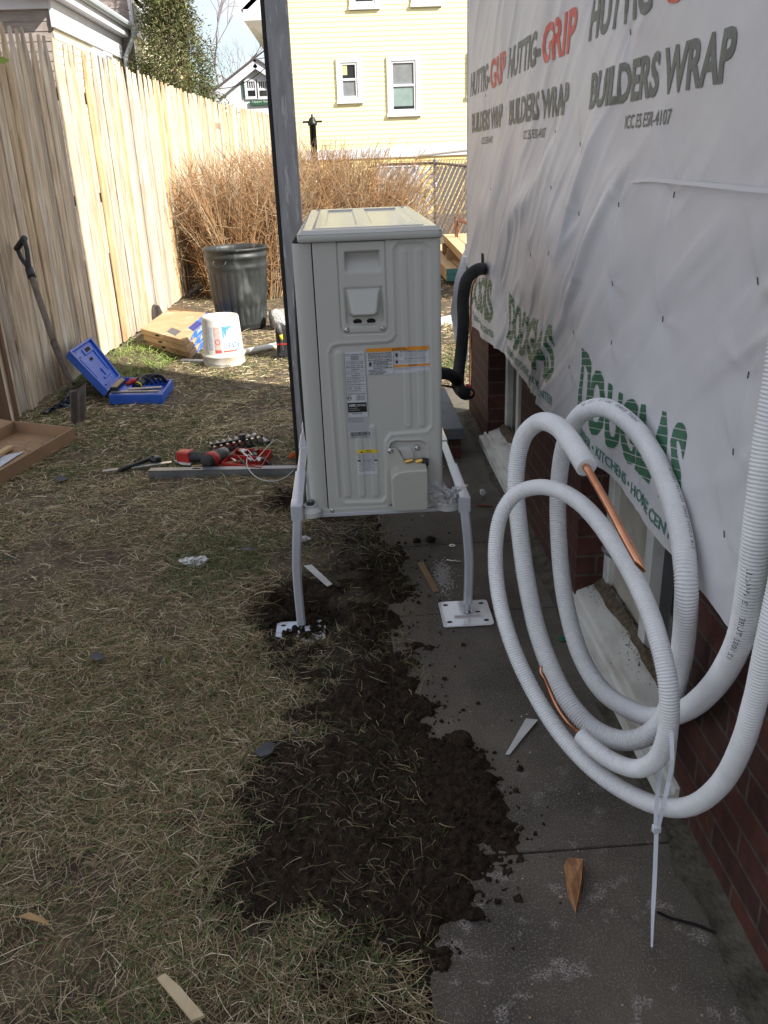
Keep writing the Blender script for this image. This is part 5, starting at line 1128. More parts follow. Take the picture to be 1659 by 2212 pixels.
f = cylfn(0, 0); th = np.linspace(0, 2*np.pi, 33); V, F = grid(th, np.array([.72, 1]), lambda a, r: f((-.25)*.14+.0185*r*np.cos(a), .175+.0205*r*np.sin(a))+0); o = meshobj('ban_ring', V, F, MATS['print_red'], bu); o.scale = (1.0, 1.0, 1.0)
for v in o.data.vertices:
    d = Vector((v.co.x, v.co.y, 0)).normalized()*.0006; v.co += d
textpart('lettering', 'PLUS 3', cylfn(.95, .165, flip=True), .095, .036, mat('ink_blue', (.02, .16, .55), rough=.4), bu, bold=.03)
for i in range(7): textpart('lettering', 'ready mixed joint compound 4.5 gal', cylfn(.98, .285-.010*i, flip=True), .07-.008*(i % 3), .0045, MATS['ink_blue'], bu)
P = [(cx+.156*math.cos(a), cy+.156*math.sin(a), .062-.055*math.sin((a-va+1.45)/2.9*math.pi)) for a in np.linspace(va-1.45, va+1.45, 24)]
MB().tube(P, .0022, 5).build('handle', mat('wire_steel', (.4, .4, .4), rough=.4, metal=.8), bu)

# blue tool case
M_case = mat('case_blue', (.022, .10, .48), (.03, .12, .55), 6, .38); M_cased = mat('case_blue_dark', (.010, .035, .18), rough=.45)
cs = thing('tool_case', gnd(300, 850), 'open bright blue plastic tool case with its lid leaning on the fence', 'tool case')
zc_ = .062; nl, nr, fr_, fl_ = [G(*c4(*p), zc_) for p in ((590, 768), (880, 765), (940, 682), (662, 668))]
M_in = MB(); bt = MB(); th = .055
def wallbox(b, P, t, z0, z1):
    c_ = np.mean(P, 0)
    for i in range(4):
        a, c = P[i], P[(i+1) % 4]; ia = a+(c_-a)/np.linalg.norm(c_-a)*t*1.4; ic = c+(c_-c)/np.linalg.norm(c_-c)*t*1.4
        b.add([(*a[:2], z0), (*c[:2], z0), (*ic[:2], z0), (*ia[:2], z0), (*a[:2], z1), (*c[:2], z1), (*ic[:2], z1), (*ia[:2], z1)], [(3, 2, 1, 0), (4, 5, 6, 7), (0, 1, 5, 4), (1, 2, 6, 5), (2, 3, 7, 6), (3, 0, 4, 7)])
b = MB(); wallbox(b, [nl, nr, fr_, fl_], .016, .0, zc_); b.build('case_base', M_case, cs, bevel=.004)
MB().quadbox([np.array([*p[:2], .022]) for p in (nl*.98+fr_*.02, nr*.98+fl_*.02, fr_*.98+nl*.02, fl_*.98+nr*.02)], .02).build('tray', M_case, cs)
# lid panel: hinge edge nl-fl_, upper edge leaning on fence
h0, h1 = G(*c4(588, 750), .062), G(*c4(658, 668), .062); t0 = PX(*c4(375, 530), -1.78); t1 = PX(*c4(492, 452), -1.80)
def LB(u, v, w_): # u along hinge, v up the lid, w_ outwards (towards the camera side)
    p = (h0*(1-u)+h1*u)*(1-v)+(t0*(1-u)+t1*u)*v; return p+nl_n*w_
e1_ = h1-h0; e2_ = t0-h0; nl_n = np.cross(e1_, e2_); nl_n /= np.linalg.norm(nl_n)
if np.dot(nl_n, CC-h0) < 0: nl_n = -nl_n
def lbox(b, u0, u1, v0, v1, w0, w1):
    V = [LB(u, v, w_) for w_ in (w0, w1) for (u, v) in ((u0, v0), (u1, v0), (u1, v1), (u0, v1))]; b.add(V, [(3, 2, 1, 0), (4, 5, 6, 7), (0, 1, 5, 4), (1, 2, 6, 5), (2, 3, 7, 6), (3, 0, 4, 7)])
lid_ = MB(); lbox(lid_, 0, 1, 0, 1, -.045, -.012); ld = lid_.build('lid', M_case, cs, bevel=.004)
b = MB()
for a in ((0, 1, 0, .045), (0, 1, .955, 1), (0, .05, .045, .955), (.95, 1, .045, .955)): lbox(b, *a, -.012, .004)
b.build('lid_rim', M_case, ld, bevel=.002)
b = MB()
for a in ((.10, .24, .80, .90), (.14, .18, .30, .76), (.80, .84, .28, .78), (.40, .80, .20, .24), (.55, .60, .24, .40), (.22, .45, .10, .13)): lbox(b, *a, -.014, -.006)
b.build('lid_ribs', M_case, ld, bevel=.002)
b = MB(); lbox(b, .42, .80, .76, .90, -.014, -.005); b.build('lid_boss', M_case, ld, bevel=.003)
b = MB(); lbox(b, .50, .72, .795, .875, -.006, -.0035); b.build('opening', M_dark, ld); b = MB(); lbox(b, .46, .58, .62, .68, -.0125, -.010); b.build('opening', M_dark, ld); b = MB(); lbox(b, .08, .26, .77, .92, -.0125, -.0105); b.build('recess', M_cased, ld)
# tools in the case
M_steel = mat('tool_steel', (.42, .42, .43), (.3, .3, .31), 20, .3, .9); M_blkm = mat('tool_black', (.015, .015, .016), rough=.35, spec=.6); M_red = mat('tool_red', (.50, .03, .025), (.40, .025, .02), 10, .4)
for i, (px, py, rr_) in enumerate(((775, 705, .075), (795, 700, .080), (815, 697, .085), (835, 695, .085), (852, 694, .080))):
    c_ = G(*c4(px, py), .075); b = MB(); P = [c_+np.array([rr_*math.cos(a)*.75, .012*i*0+rr_*math.cos(a)*.3, .85*rr_*math.sin(a)-.025]) for a in np.linspace(.15, math.pi-.15, 16)]
    o = b.tube(P, .009, 8).build('bending_former', M_blkm, smooth=True); tag(o, ['leftmost black pipe bending former in the blue case', 'second black bending former from the left in the blue case', 'middle black bending former in the blue case', 'fourth black bending former in the blue case', 'rightmost black bending former in the blue case'][i], 'pipe former', 'black bending formers in the blue case')
a, c = G(*c4(608, 752), .07), G(*c4(858, 748), .07); o = MB().bar(a, c, .02, .012).build('steel_bar', M_steel, bevel=.002); tag(o, 'long steel bar along the front edge of the blue tool case', 'bar')
a, c = G(*c4(700, 738), .075), G(*c4(880, 728), .075); o = MB().bar(a, c, .03, .016).build('clamp_bar', M_steel, bevel=.003); tag(o, 'shorter notched steel clamp bar behind the long bar in the case', 'bar')
a, c = G(*c4(618, 738), .085), G(*c4(668, 690), .09); o = MB().bar(a, c, .045, .03).build('bender_handle', M_blkm, bevel=.006); tag(o, 'black bender handle at the left end of the blue case', 'tool')
a, c = G(*c4(690, 712), .085), G(*c4(745, 690), .095); o = MB().tube([a, (a+c)/2+[0, 0, .01], c], [.014, .020, .016], 12).build('red_grip', M_red, smooth=True); tag(o, 'red and white gripped tool inside the blue case', 'tool')
a, c = G(*c4(745, 722), .075), G(*c4(778, 690), .10); o = MB().tube([a, c], [.020, .026], 14).build('black_grip', M_blkm, smooth=True); tag(o, 'thick black knob with a yellow ring inside the blue case', 'tool'); MB().tube([a*.75+c*.25, a*.62+c*.38], .0235, 14).build('yellow_ring', M_yl, o)

# shovel
hz0, hz1 = PX(*(58, 575), -1.84), gnd(166, 838)
tip = gnd(170, 920); bl_top = PD(163, 835, float(np.dot(tip-CC, _f))+.05)
sh = thing('shovel', tip, 'long handled shovel with black D grip leaning on the picket fence', 'shovel')
top = PX(36, 500, -1.85); neck = PX(66, 590, -1.82); mid = PD(110, 735, np.dot((neck*.4+bl_top*.6)-CC, _f)); fer = PD(125, 775, np.dot((neck*.33+bl_top*.67)-CC, _f)); end = PD(160, 828, np.dot(bl_top-CC, _f))
fer = PD(116, 738, np.dot((neck*.35+end*.65)-CC, _f))
MB().tube(spline([neck, neck*.6+fer*.4, fer], .05), .0185, 14).build('shaft', mat('shaft_wood', (.20, .165, .12), (.13, .105, .08), 20, .7, stretch=(3, 3, .4)), sh, smooth=True)
f2 = PD(138, 790, np.dot((neck*.18+end*.82)-CC, _f)); P = spline([fer-(f2-fer)*.02, f2, PD(150, 815, np.dot(end-CC, _f)+.01), end], .02)
MB().tube(P, list(np.interp(np.linspace(0, 1, len(P)), [0, .5, 1], [.0215, .021, .012])), 14).build('socket', mat('shovel_steel', (.075, .055, .045), (.11, .085, .07), 25, .5, .5), sh, smooth=True)
ax = neck-fer; ax /= np.linalg.norm(ax); sd_ = PX(70, 505, -1.70)-PX(20, 505, -1.90); sd_ -= ax*np.dot(sd_, ax); sd_ /= np.linalg.norm(sd_); g0 = neck+ax*.0
b = MB()
b.tube(spline([neck-ax*.03, neck+ax*.03], .02), .024, 14)
for sg in (-1, 1): b.tube(spline([neck+ax*.02, neck+ax*.07+sd_*sg*.022, neck+ax*.12+sd_*sg*.048, neck+ax*.185+sd_*sg*.055], .02), [.018]*0 or .014, 10)
b.tube([neck+ax*.185-sd_*.066, neck+ax*.185+sd_*.066], .018, 14); b.build('grip', mat('grip_black', (.025, .025, .027), (.04, .04, .043), 30, .45), sh, smooth=True)
dB = float(np.dot(tip-CC, _f)); L0, R0, LT, RT = PD(150, 843, dB+.02), PD(186, 826, dB+.05), PD(153, 920, dB), PD(186, 912, dB+.02)
def blade(u, t):
    top_ = L0[None, None]*(1-u[..., None])+R0*u[..., None]; bot_ = LT*(1-u[..., None])+RT*u[..., None]; p = top_*(1-t[..., None])+bot_*t[..., None]
    nn = np.cross(R0-L0, LT-L0); nn /= np.linalg.norm(nn); nn = nn if np.dot(nn, CC-L0) > 0 else -nn
    tipd = (np.abs(u-.5)*2)**2*sstep(.6, 1, t)*.06; p = p+nn*(-.05*np.sin(np.pi*u)*1.0*(1-.25*t))[..., None]; p = p+(top_-bot_)/np.linalg.norm(L0-LT)*tipd[..., None]*.6; return p
V, F = grid(np.linspace(0, 1, 15), np.linspace(0, 1, 15), blade); o = meshobj('blade', V, F, mat('blade_steel', (.13, .105, .085), (.085, .065, .05), 18, .55, .35), sh, smooth=True); o.modifiers.new('s', 'SOLIDIFY').thickness = .003
# cardboard tray
zt_ = .075; BR = G(*c4(398, 945), zt_); BL = G(*c4(75, 912), zt_); FR = G(-60, 1050, zt_); FL = BL+(FR-BR)
tr = thing('cardboard_tray', G(60, 990), 'shallow open brown cardboard box lying on the lawn at the left edge', 'cardboard box')
M_cb2 = mat('cardboard_plain', (.33, .205, .115), (.28, .17, .095), 6, .85)
b = MB(); P = [BR, BL, FL, FR]
for i in range(4):
    a, c = P[i], P[(i+1) % 4]; d = (c-a)/np.linalg.norm(c-a); n_ = np.cross(d, [0, 0, 1])*.004; hb = np.array([0, 0, -zt_+.004])
    V = [a+hb+n_, c+hb+n_, c+hb-n_, a+hb-n_, a+n_*1.6, c+n_*1.6, c-n_*.4, a-n_*.4]; b.add(V, [(3, 2, 1, 0), (4, 5, 6, 7), (0, 1, 5, 4), (1, 2, 6, 5), (2, 3, 7, 6), (3, 0, 4, 7)])
b.build('sides', M_cb2, tr); MB().quadbox([np.array([*p[:2], .012]) for p in P], .006).build('bottom', M_cb2, tr)
a, c = BL, BL+(FL-BL)*.5; ou = np.array([-.12, .03, .02]); MB().add([a, a+ou*.9, c+ou, c], [(0, 1, 2, 3)]).build('flap', M_cb2, tr)
o = MB().bar(G(*c4(-60, 1125), .03), G(*c4(58, 1050), .03), .035, .018).build('wood_offcut', mat('wood_pale', (.55, .38, .20), (.48, .32, .16), 12, .7, stretch=(1, 4, 1)), bevel=.002); tag(o, 'pale wood offcut lying inside the cardboard box at the left edge', 'wood scrap')
o = MB().add([G(*c4(0, 1100), .017), G(*c4(135, 1074), .017), G(*c4(90, 1100), .018), G(*c4(0, 1160), .018)], [(0, 1, 2, 3)]).build('paper_sheet', mat('paper_print', (.45, .48, .55), (.6, .61, .63), 50, .6)); tag(o, 'printed paper sheet inside the open cardboard box', 'paper')
# dark plastic sheet under the fence
film('plastic_sheet', [(62, 905), (100, 885), (150, 862), (160, 838), (172, 850), (178, 872), (130, 878), (100, 893), (75, 912)], float(np.dot(gnd(110, 893)-CC, _f)), 6, mat('black_film', (.03, .034, .045), (.08, .09, .12), 9, .28, spec=.7), 'crumpled dark plastic sheeting poking out under the picket fence', 'plastic sheet', amp=.02)

# steel channel, hand tools on the grass
M_gal = mat('galvanised', (.28, .29, .31), (.20, .21, .23), 12, .38, .75)
a, c = gnd(322, 1034, .0), gnd(665, 1030, .0); d = (c-a)/np.linalg.norm(c-a); bk_ = np.array([-d[1], d[0], 0]); ch = thing('steel_channel', a, 'long galvanised steel channel lying across the grass to the post', 'channel')
b = MB(); z = np.array([0, 0, .038]); w_ = .045
for (p, q, off_) in ((0, .003, 0),): b.add([a, c, c+bk_*.003, a+bk_*.003, a+z, c+z, c+bk_*.003+z, a+bk_*.003+z], [(3, 2, 1, 0), (4, 5, 6, 7), (0, 1, 5, 4), (1, 2, 6, 5), (2, 3, 7, 6), (3, 0, 4, 7)])
b.add([a+bk_*.0+z*.93, c+z*.93, c+bk_*w_+z*.93, a+bk_*w_+z*.93, a+z, c+z, c+bk_*w_+z, a+bk_*w_+z], [(3, 2, 1, 0), (4, 5, 6, 7), (0, 1, 5, 4), (1, 2, 6, 5), (2, 3, 7, 6), (3, 0, 4, 7)])
b.build('channel', M_gal, ch)
for t in (.30, .62, .88):
    q = a+(c-a)*t+bk_*w_*.5+z*1.01; MB().prism([q+d*.022*math.cos(an)+bk_*.008*math.sin(an) for an in np.linspace(0, 6.283, 16, endpoint=False)], (0, 0, .0005)).build('slot', M_dark, ch)
    if t == .30: break
q = [gnd(222, 1023, .02), gnd(300, 1014, .02), gnd(372, 1006, .02)]
o = MB().bar(q[0], q[2], .024, .006).build('steel_rule', mat('bright_steel', (.6, .61, .62), rough=.22, metal=.8), bevel=.001); tag(o, 'bright flat steel strip lying under the black ratchet wrench', 'steel strip')
rw = thing('ratchet_wrench', gnd(300, 1015), 'black ratchet wrench lying on the grass left of the steel channel', 'wrench')
a, c = gnd(258, 1024, .028), gnd(328, 1003, .034); MB().tube(spline([a, a*.6+c*.4, c], .01), list(np.interp(np.linspace(0, 1, len(spline([a, a*.6+c*.4, c], .01))), [0, .35, .4, .45, 1], [.011, .013, .009, .009, .011])), 10).build('handle', M_blkm, rw, smooth=True)
hd = gnd(337, 1003, .03); b = MB(); b.lathe(hd, [(.0, -.012), (.026, -.012), (.028, -.008), (.028, .010), (.024, .014), (0, .014)], 20); b.lathe(hd+np.array([-.012, -.004, .013]), [(.010, 0), (.010, .007), (0, .008)], 12); b.build('head', M_blkm, rw, smooth=True)
# socket set rail
sr = thing('socket_set', gnd(500, 960), 'plastic rail holding rows of chrome sockets on the lawn', 'socket set')
A_, B_ = G(*c4(1150, 1055), .03), G(*c4(1440, 1000), .03); d = (B_-A_); dl = np.linalg.norm(d); d = d/dl; sdv = np.array([-d[1], d[0], 0])
MB().quadbox([A_-sdv*.05+[0, 0, -.005], A_+d*.30*1.0-sdv*.055+[0, 0, -.005], A_+d*.30+sdv*.06+[0, 0, -.005], A_+sdv*.05+[0, 0, -.005]], .018).build('tray', M_blkm, sr, bevel=.004)
MB().quadbox([A_+d*.27-sdv*.055, B_-sdv*.05, B_+sdv*.06, A_+d*.27+sdv*.06], .012).build('card_end', mat('card_pale', (.50, .50, .48), (.30, .33, .40), 25, .5), sr, bevel=.003)
MB().bar(A_+d*.02+[0, 0, .012], A_+d*.28+[0, 0, .012], .014, .014).build('rail', M_blkm, sr, bevel=.002)
for r_ in (-1, 1):
    for i in range(8):
        q = A_+d*(.012+.034*i)+sdv*(.028*r_); s_ = .009+.0009*i; MB().tube([q+sdv*r_*-.008+[0, 0, .005], q+sdv*r_*.018+[0, 0, .008]], s_, 14).build('socket', M_screw, sr, smooth=False)
q = A_+d*.17+[0, 0, .028]; MB().lathe(q, [(.0, -.014), (.017, -.014), (.017, .012), (.0, .014)], 16).build('adapter', M_blkm, sr)
# cordless driver
dr = thing('cordless_drill', gnd(430, 990), 'red and black cordless driver lying on its side on the grass', 'drill')
a, c = G(*c4(975, 1098), .04), G(*c4(1150, 1110), .045); d = (c-a)/np.linalg.norm(c-a)
MB().bar(a, a+d*.075, .062, .058).build('battery', M_red, dr, bevel=.008)
MB().tube(spline([a+d*.07, a+d*.13, a+d*.2], .01), .027, 14).build('handle', mat('rubber_black', (.018, .018, .02), (.03, .03, .032), 40, .6), dr, smooth=True)
h0_ = G(*c4(1120, 1140), .05); h1_ = G(*c4(1215, 1085), .055); dd_ = (h1_-h0_)/np.linalg.norm(h1_-h0_); LH = np.linalg.norm(h1_-h0_)
MB().tube([h0_-dd_*.005, h0_+dd_*.01, h0_+dd_*.05, h0_+dd_*.10], [.022, .036, .038, .036], 18).build('motor_housing', MATS['rubber_black'], dr, smooth=True)
MB().tube([h0_+dd_*.028, h0_+dd_*.07], .0392, 18).build('red_band', M_red, dr, smooth=True)
MB().tube([h0_+dd_*.10, h0_+dd_*.14, h0_+dd_*(LH+.02), h0_+dd_*(LH+.03)], [.036, .030, .026, .014], 18).build('gear_case', mat('gear_grey', (.16, .165, .17), rough=.4, metal=.5), dr, smooth=True)
# red tray of bits
rt_ = thing('parts_tray', gnd(540, 990), 'red plastic parts tray full of bits and sockets on the grass', 'tray')
P = [G(*c4(*p), .045) for p in ((1205, 1135), (1420, 1160), (1480, 1065), (1290, 1055))]
b = MB(); wallbox(b, P, .004, .0, .045); b.build('tray_walls', M_red, rt_); MB().quadbox([np.array([*p[:2], .012]) for p in P], .010).build('tray_floor', M_red, rt_)
m0 = (P[0]+P[3])/2; m1_ = (P[1]+P[2])/2; MB().bar(m0-[0, 0, .015], m1_-[0, 0, .015], .004, .035).build('divider', M_red, rt_)
rg = np.random.default_rng(14); kinds = [('chrome bit holder', 'chrome'), ('black driver bit', 'blk')]
labs = ['short chrome socket at the back of the red tray', 'chrome nut driver across the middle of the red tray', 'long black bit near the front of the red tray', 'small chrome bit at the left end of the red tray', 'dark socket in the right half of the red tray', 'chrome socket in the right corner of the red tray', 'thin steel bit lying over the tray divider', 'black bit holder at the back right of the red tray', 'brown cylinder bit holder leaning out of the left side of the red tray']
for i, ((ax_, ay_), L_, r_, m_) in enumerate((((1320, 1075), .05, .014, M_screw), ((1340, 1100), .11, .008, M_screw), ((1320, 1130), .12, .006, M_blkm), ((1270, 1120), .05, .006, M_screw), ((1385, 1100), .05, .013, M_blkm), ((1410, 1120), .04, .014, M_screw), ((1365, 1085), .09, .004, M_screw), ((1390, 1075), .06, .010, M_blkm), ((1245, 1100), .07, .013, mat('tool_brown', (.16, .12, .09), rough=.5, metal=.4)))):
    c_ = G(*c4(ax_, ay_), .04); an = rg.uniform(0, 3.1); v = np.array([math.cos(an), math.sin(an), rg.uniform(-.1, .25)])*L_/2; o = MB().tube([c_-v, c_, c_+v], [r_, r_, r_*.7], 10).build('driver_bit', m_, smooth=True); tag(o, labs[i], 'driver bit', 'bits lying in the red tray')
a, c = G(*c4(1425, 1110), .045), gnd(*c4(1482, 1175), .01); o = MB().tube([a, c], .0075, 10).build('nut_driver', M_blkm, smooth=True); tag(o, 'long dark steel rod leaning from the red tray onto the channel', 'tool')
P = [G(*c4(1640, 1175), .30), gnd(*c4(1560, 1240), .02), gnd(*c4(1480, 1262), .02), gnd(*c4(1400, 1255), .03), gnd(*c4(1352, 1215), .05), gnd(*c4(1360, 1165), .06), G(*c4(1385, 1125), .08), G(*c4(1420, 1090), .07), gnd(*c4(1500, 1072), .05), gnd(*c4(1545, 1062), .03)]
P[0] = gnd(*c4(1648, 1178), .05); o = MB().tube(spline(P, .01), .0022, 6).build('loose_wire', mat('wire_white', (.55, .55, .52), rough=.5), smooth=True); tag(o, 'thin pale wire looping over the steel channel from the red tray', 'wire')
a, c = gnd(*c4(1045, 1168), .015), gnd(*c4(1332, 1156), .02); o = MB().bar(a, c, .012, .005).build('wood_stick', mat('wood_pale', (.6, .45, .27))); tag(o, 'thin pale wood strip lying in front of the red tray', 'wood strip')
M_paper = mat('paper_white', (.60, .60, .58), (.48, .48, .46), 12, .6)
def scrap(name, pts, m, label, cat, dz=.012, group=None, th=.0015, curl=0):
    P = [gnd(px, py, dz) for px, py in pts]
    for i, p in enumerate(P): p[2] = max(p[2], dz*.6)+(curl if i % 2 else 0)
    o = MB().prism(P, (0, 0, th)).build(name, m, base=tuple(np.mean(P, 0))); tag(o, label, cat, group); return o
scrap('paper_scrap', [c4(948, 1143), c4(1045, 1143), c4(1040, 1170), c4(990, 1165)], M_paper, 'torn white paper beside the thin wood strip on the lawn', 'paper scrap', .02)
og = film('orange_glove', [(622, 985), (630, 976), (640, 977), (646, 983), (645, 990), (634, 990), (624, 997)], float(np.dot(gnd(635, 990)-CC, _f)), 12, mat('orange_cloth', (.60, .15, .03), (.5, .11, .02), 20, .7), 'small crumpled orange work glove beside the foot of the post', 'glove', amp=.006)
# tool bag, pipes behind
tb_ = G(612, 775); tbx, tby = tb_[0]+.03, tb_[1]+.08; bg_ = thing('tool_bag', (tbx, tby, 0), 'black tool bag with a red band standing behind the post', 'tool bag')
z1_ = PY(600, 700, tby)[2]
MB().box((tbx-.075, tby-.07, 0), (tbx+.10, tby+.12, z1_*.95)).build('body', mat('bag_black', (.012, .012, .013), (.02, .02, .022), 30, .75), bg_, bevel=.02)
MB().box((tbx-.076, tby-.074, z1_*.42), (tbx+.10, tby-.069, z1_*.46)).build('red_band', M_red, bg_)
sc = thing('screwdriver', (tbx-.05, tby-.085, z1_*.4), 'yellow and grey handled screwdriver tucked in the black tool bag', 'screwdriver')
MB().tube([PY(600, 698, tby-.09), PY(606, 722, tby-.09)], .018, 12).build('handle', mat('grip_grey', (.10, .10, .10), rough=.5), sc, smooth=True); MB().tube([PY(606, 722, tby-.09), PY(609, 734, tby-.09)], [.014, .009], 12).build('collar', M_yl, sc, smooth=True); MB().tube([PY(609, 734, tby-.09), PY(612, 755, tby-.09)], .004, 8).build('blade', M_screw, sc)
film('clear_bag', [(585, 672), (600, 665), (618, 690), (622, 705), (600, 703), (592, 690)], float(np.dot(PY(600, 690, tby-.08)-CC, _f)), 15, M_film, 'clear plastic bag draped over the black tool bag', 'plastic bag', amp=.012)
M_pvc = mat('pvc_white', (.72, .71, .68), (.66, .65, .62), 8, .35)
o = MB().tube([gnd(526, 768, .03), gnd(640, 744, .03)], .022, 14).build('plastic_pipe', M_pvc, smooth=True); tag(o, 'white plastic pipe lying on the lawn right of the upturned bucket', 'pipe')
o = MB().bar(gnd(392, 780, .01), gnd(440, 781, .01), .05, .018).build('white_board', M_pvc, bevel=.002); tag(o, 'end of a white board lying left of the upturned bucket', 'board')
a = G(588, 690, .08); o = MB().tube([a, a+np.array([.55, .25, 0])], .085, 20).build('drain_pipe', mat('pvc_cream', (.48, .46, .40), (.4, .38, .33), 6, .5), smooth=True); tag(o, 'wide cream drain pipe lying behind the trash can', 'pipe')

# lumber at the back right
M_pine = mat('pine', (.62, .46, .26), (.54, .39, .21), 6, .7, stretch=(4, .6, 4)); M_tealp = mat('board_end_paint', (.05, .20, .20), rough=.6)
def board(a, c, wd, th, name, label, m=M_pine, endm=None, group=None):
    t = thing(name, (a+c)/2-[0, 0, th/2], label, 'board', group); MB().bar(a, c, wd, th).build('plank', m, t, bevel=.002)
    if endm: d = (a-c)/np.linalg.norm(a-c); MB().bar(a+d*.002, a-d*.012, wd+.003, th+.003).build('painted_end', endm, t)
    return t
e0 = G(985, 590, .09); far = np.array([-1.4, 2.4, 0]); grp = 'lumber stacked on the back lawn'
nm = ['top', 'second', 'third', 'fourth', 'lowest']
vdir = G(955, 548, .1)-G(1000, 590, .1); vdir[2] = 0; vdir /= np.linalg.norm(vdir); sdv = np.array([vdir[1], -vdir[0], 0])
for k in range(5):
    z = .135-.028*k; a = np.array([G(978, 592, .09)[0], G(978, 592, .09)[1], z])+vdir*random.uniform(-.02, .02)
    board(a, a+vdir*3.0, .14, .024, 'lumber_board', f'{nm[k]} teal ended pine board of the low pile behind the heat pump', endm=M_tealp, group=grp)
    a = a+sdv*.16+vdir*.05; board(a, a+vdir*3.0, .14, .024, 'lumber_board', f'{nm[k]} teal ended board of the pile, right hand row nearest the wrapped corner', endm=M_tealp, group=grp)
z_ = .33; s0 = G(965, 513, .33); s1_ = G(1040, 590, .33); dv = s1_-s0; dv[2] = 0; Ld = np.linalg.norm(dv); dv /= Ld; sv = np.array([-dv[1], dv[0], 0])
for k, lb_ in enumerate(('left board of the raised pine lumber stack behind the heat pump', 'middle board of the raised pine lumber stack', 'right board of the raised pine lumber stack, by the wrapped corner')):
    a = s0+sv*(.02+.15*k)+dv*random.uniform(-.03, .03); board(a, a+dv*3.2, .14, .09, 'lumber_board', lb_, group=grp)
for k, (px, lb_) in enumerate(((978, 'wood block carrying the far end of the raised lumber'), (1003, 'wood block carrying the near part of the raised lumber'))):
    c_ = s0+dv*(.25+.75*k)+sv*.2; o = MB().bar(c_-sv*.28+[0, 0, -.17], c_+sv*.28+[0, 0, -.17], .12, .24).build('wood_block', mat('wood_worn', (.36, .24, .13), (.28, .18, .1), 8, .8), bevel=.004); tag(o, lb_, 'wood block')
for k, (a, c, lb_) in enumerate((((948, 690), (1010, 676), 'upper of two white painted boards on the sunny lawn by the black pipe'), ((948, 700), (1010, 686), 'lower of two white painted boards on the sunny lawn by the black pipe'))):
    o = MB().bar(gnd(*a, .03), gnd(*c, .03), .05, .03).build('white_board', M_pvc, bevel=.002); tag(o, lb_, 'board')
o = MB().bar(gnd(950, 797, .02), gnd(992, 797, .02), .10, .025).build('wood_offcut', M_pine, bevel=.002); tag(o, 'pine offcut lying on the sunny lawn just right of the heat pump', 'wood scrap')
rf_ = thing('wire_frame', G(990, 512), 'rusty bent rod frame on the rubble behind the lumber', 'metal frame'); M_rust = mat('rust', (.20, .08, .04), (.13, .05, .03), 30, .8, .3)
yq = 11.5; MB().tube([PY(*p, yq) for p in ((985, 512), (983, 468), (1012, 482), (1030, 486))], .012, 8).build('rod', M_rust, rf_); MB().tube(spline([PY(*p, yq+.05) for p in ((988, 512), (988, 482), (993, 477), (1015, 487), (1030, 492))], .05), .012, 8).build('rod', M_rust, rf_)
b = MB(); rg = np.random.default_rng(3)
for i in range(160):
    c_ = PY(1000, 500, 11.9)*0+np.array([G(1000, 505)[0], 12.2, .0])+rg.normal(0, 1, 3)*[.35, .35, 0]+[0, 0, abs(rg.normal(0, .13))]; s_ = rg.uniform(.03, .08)
    b.box((-s_, -s_*.6, -s_*.3), (s_, s_*.6, s_*.3), Matrix.Translation(c_) @ Matrix.Rotation(rg.uniform(0, 3), 4, Vector(rg.normal(0, 1, 3)).normalized()))
tag(b.build('rubble', mat('rubble_brown', (.13, .10, .08), (.22, .19, .16), 6, .9), base=(1.2, 11.9, 0)), kind='stuff')

# ---------------------------------------------------------------- small litter in the foreground
M_cardb = mat('cardboard_strip', (.30, .18, .09), (.25, .15, .08), 10, .8)
def chip(name, pts, m, label, cat, z=.004, th=.002, group=None): 
    P = [np.array([*G(*p)[:2], z+float(max(0, 0))]) for p in pts]; o = MB().prism(P, (0, 0, th)).build(name, m, base=tuple(np.mean(P, 0))); tag(o, label, cat, group); return o
chip('cardboard_strip', [(902, 1219), (915, 1217), (949, 1280), (936, 1282)], M_cardb, 'brown cardboard strip lying on the path between the stand legs', 'cardboard strip')
chip('paper_strip', [(658, 1234), (674, 1232), (719, 1274), (708, 1279)], M_paper, 'dirty white strip lying on the dark soil beside the left stand leg', 'strip', z=.02, th=.003)
chip('paper_strip', [(1092, 1634), (1136, 1557), (1162, 1560), (1131, 1597), (1101, 1635)], M_paper, 'white tapered paper strip on the path left of the coiled pipes', 'strip', z=.006)
P = [np.array([*G(*p)[:2], .03]) for p in ((345, 2143), (362, 2133), (395, 2163), (447, 2225), (420, 2235), (375, 2180))]
o = MB().prism(P, (0, 0, .006)).build('wood_shim', mat('wood_shim', (.62, .50, .32), (.55, .43, .26), 9, .7, stretch=(5, 1, 1))); tag(o, 'pale wood shim lying on the grass at the bottom edge', 'wood scrap')
q = [G(1222, 1860), G(1262, 1865), G(1252, 1940), G(1243, 1975), G(1232, 1940)]
b = MB(); V = [np.array([*G(*p)[:2], 0.001]) for p in ((1218, 1868), (1264, 1876), (1258, 1930), (1244, 1974), (1226, 1935))]+[np.array([*G(*p)[:2], .028*h_]) for p, h_ in (((1226, 1872), .9), ((1258, 1878), 1.0), ((1254, 1925), .7), ((1244, 1968), .3), ((1232, 1930), .8))]
b.add(V, [(4, 3, 2, 1, 0), (5, 6, 7, 8, 9)]+[(i, (i+1) % 5, 5+(i+1) % 5, 5+i) for i in range(5)]); o = b.build('wood_wedge', mat('wood_wedge', (.40, .20, .08), (.20, .09, .04), 35, .6, stretch=(3, 1, 1))); tag(o, 'orange brown broken wood wedge lying on the path near the camera', 'wood scrap')
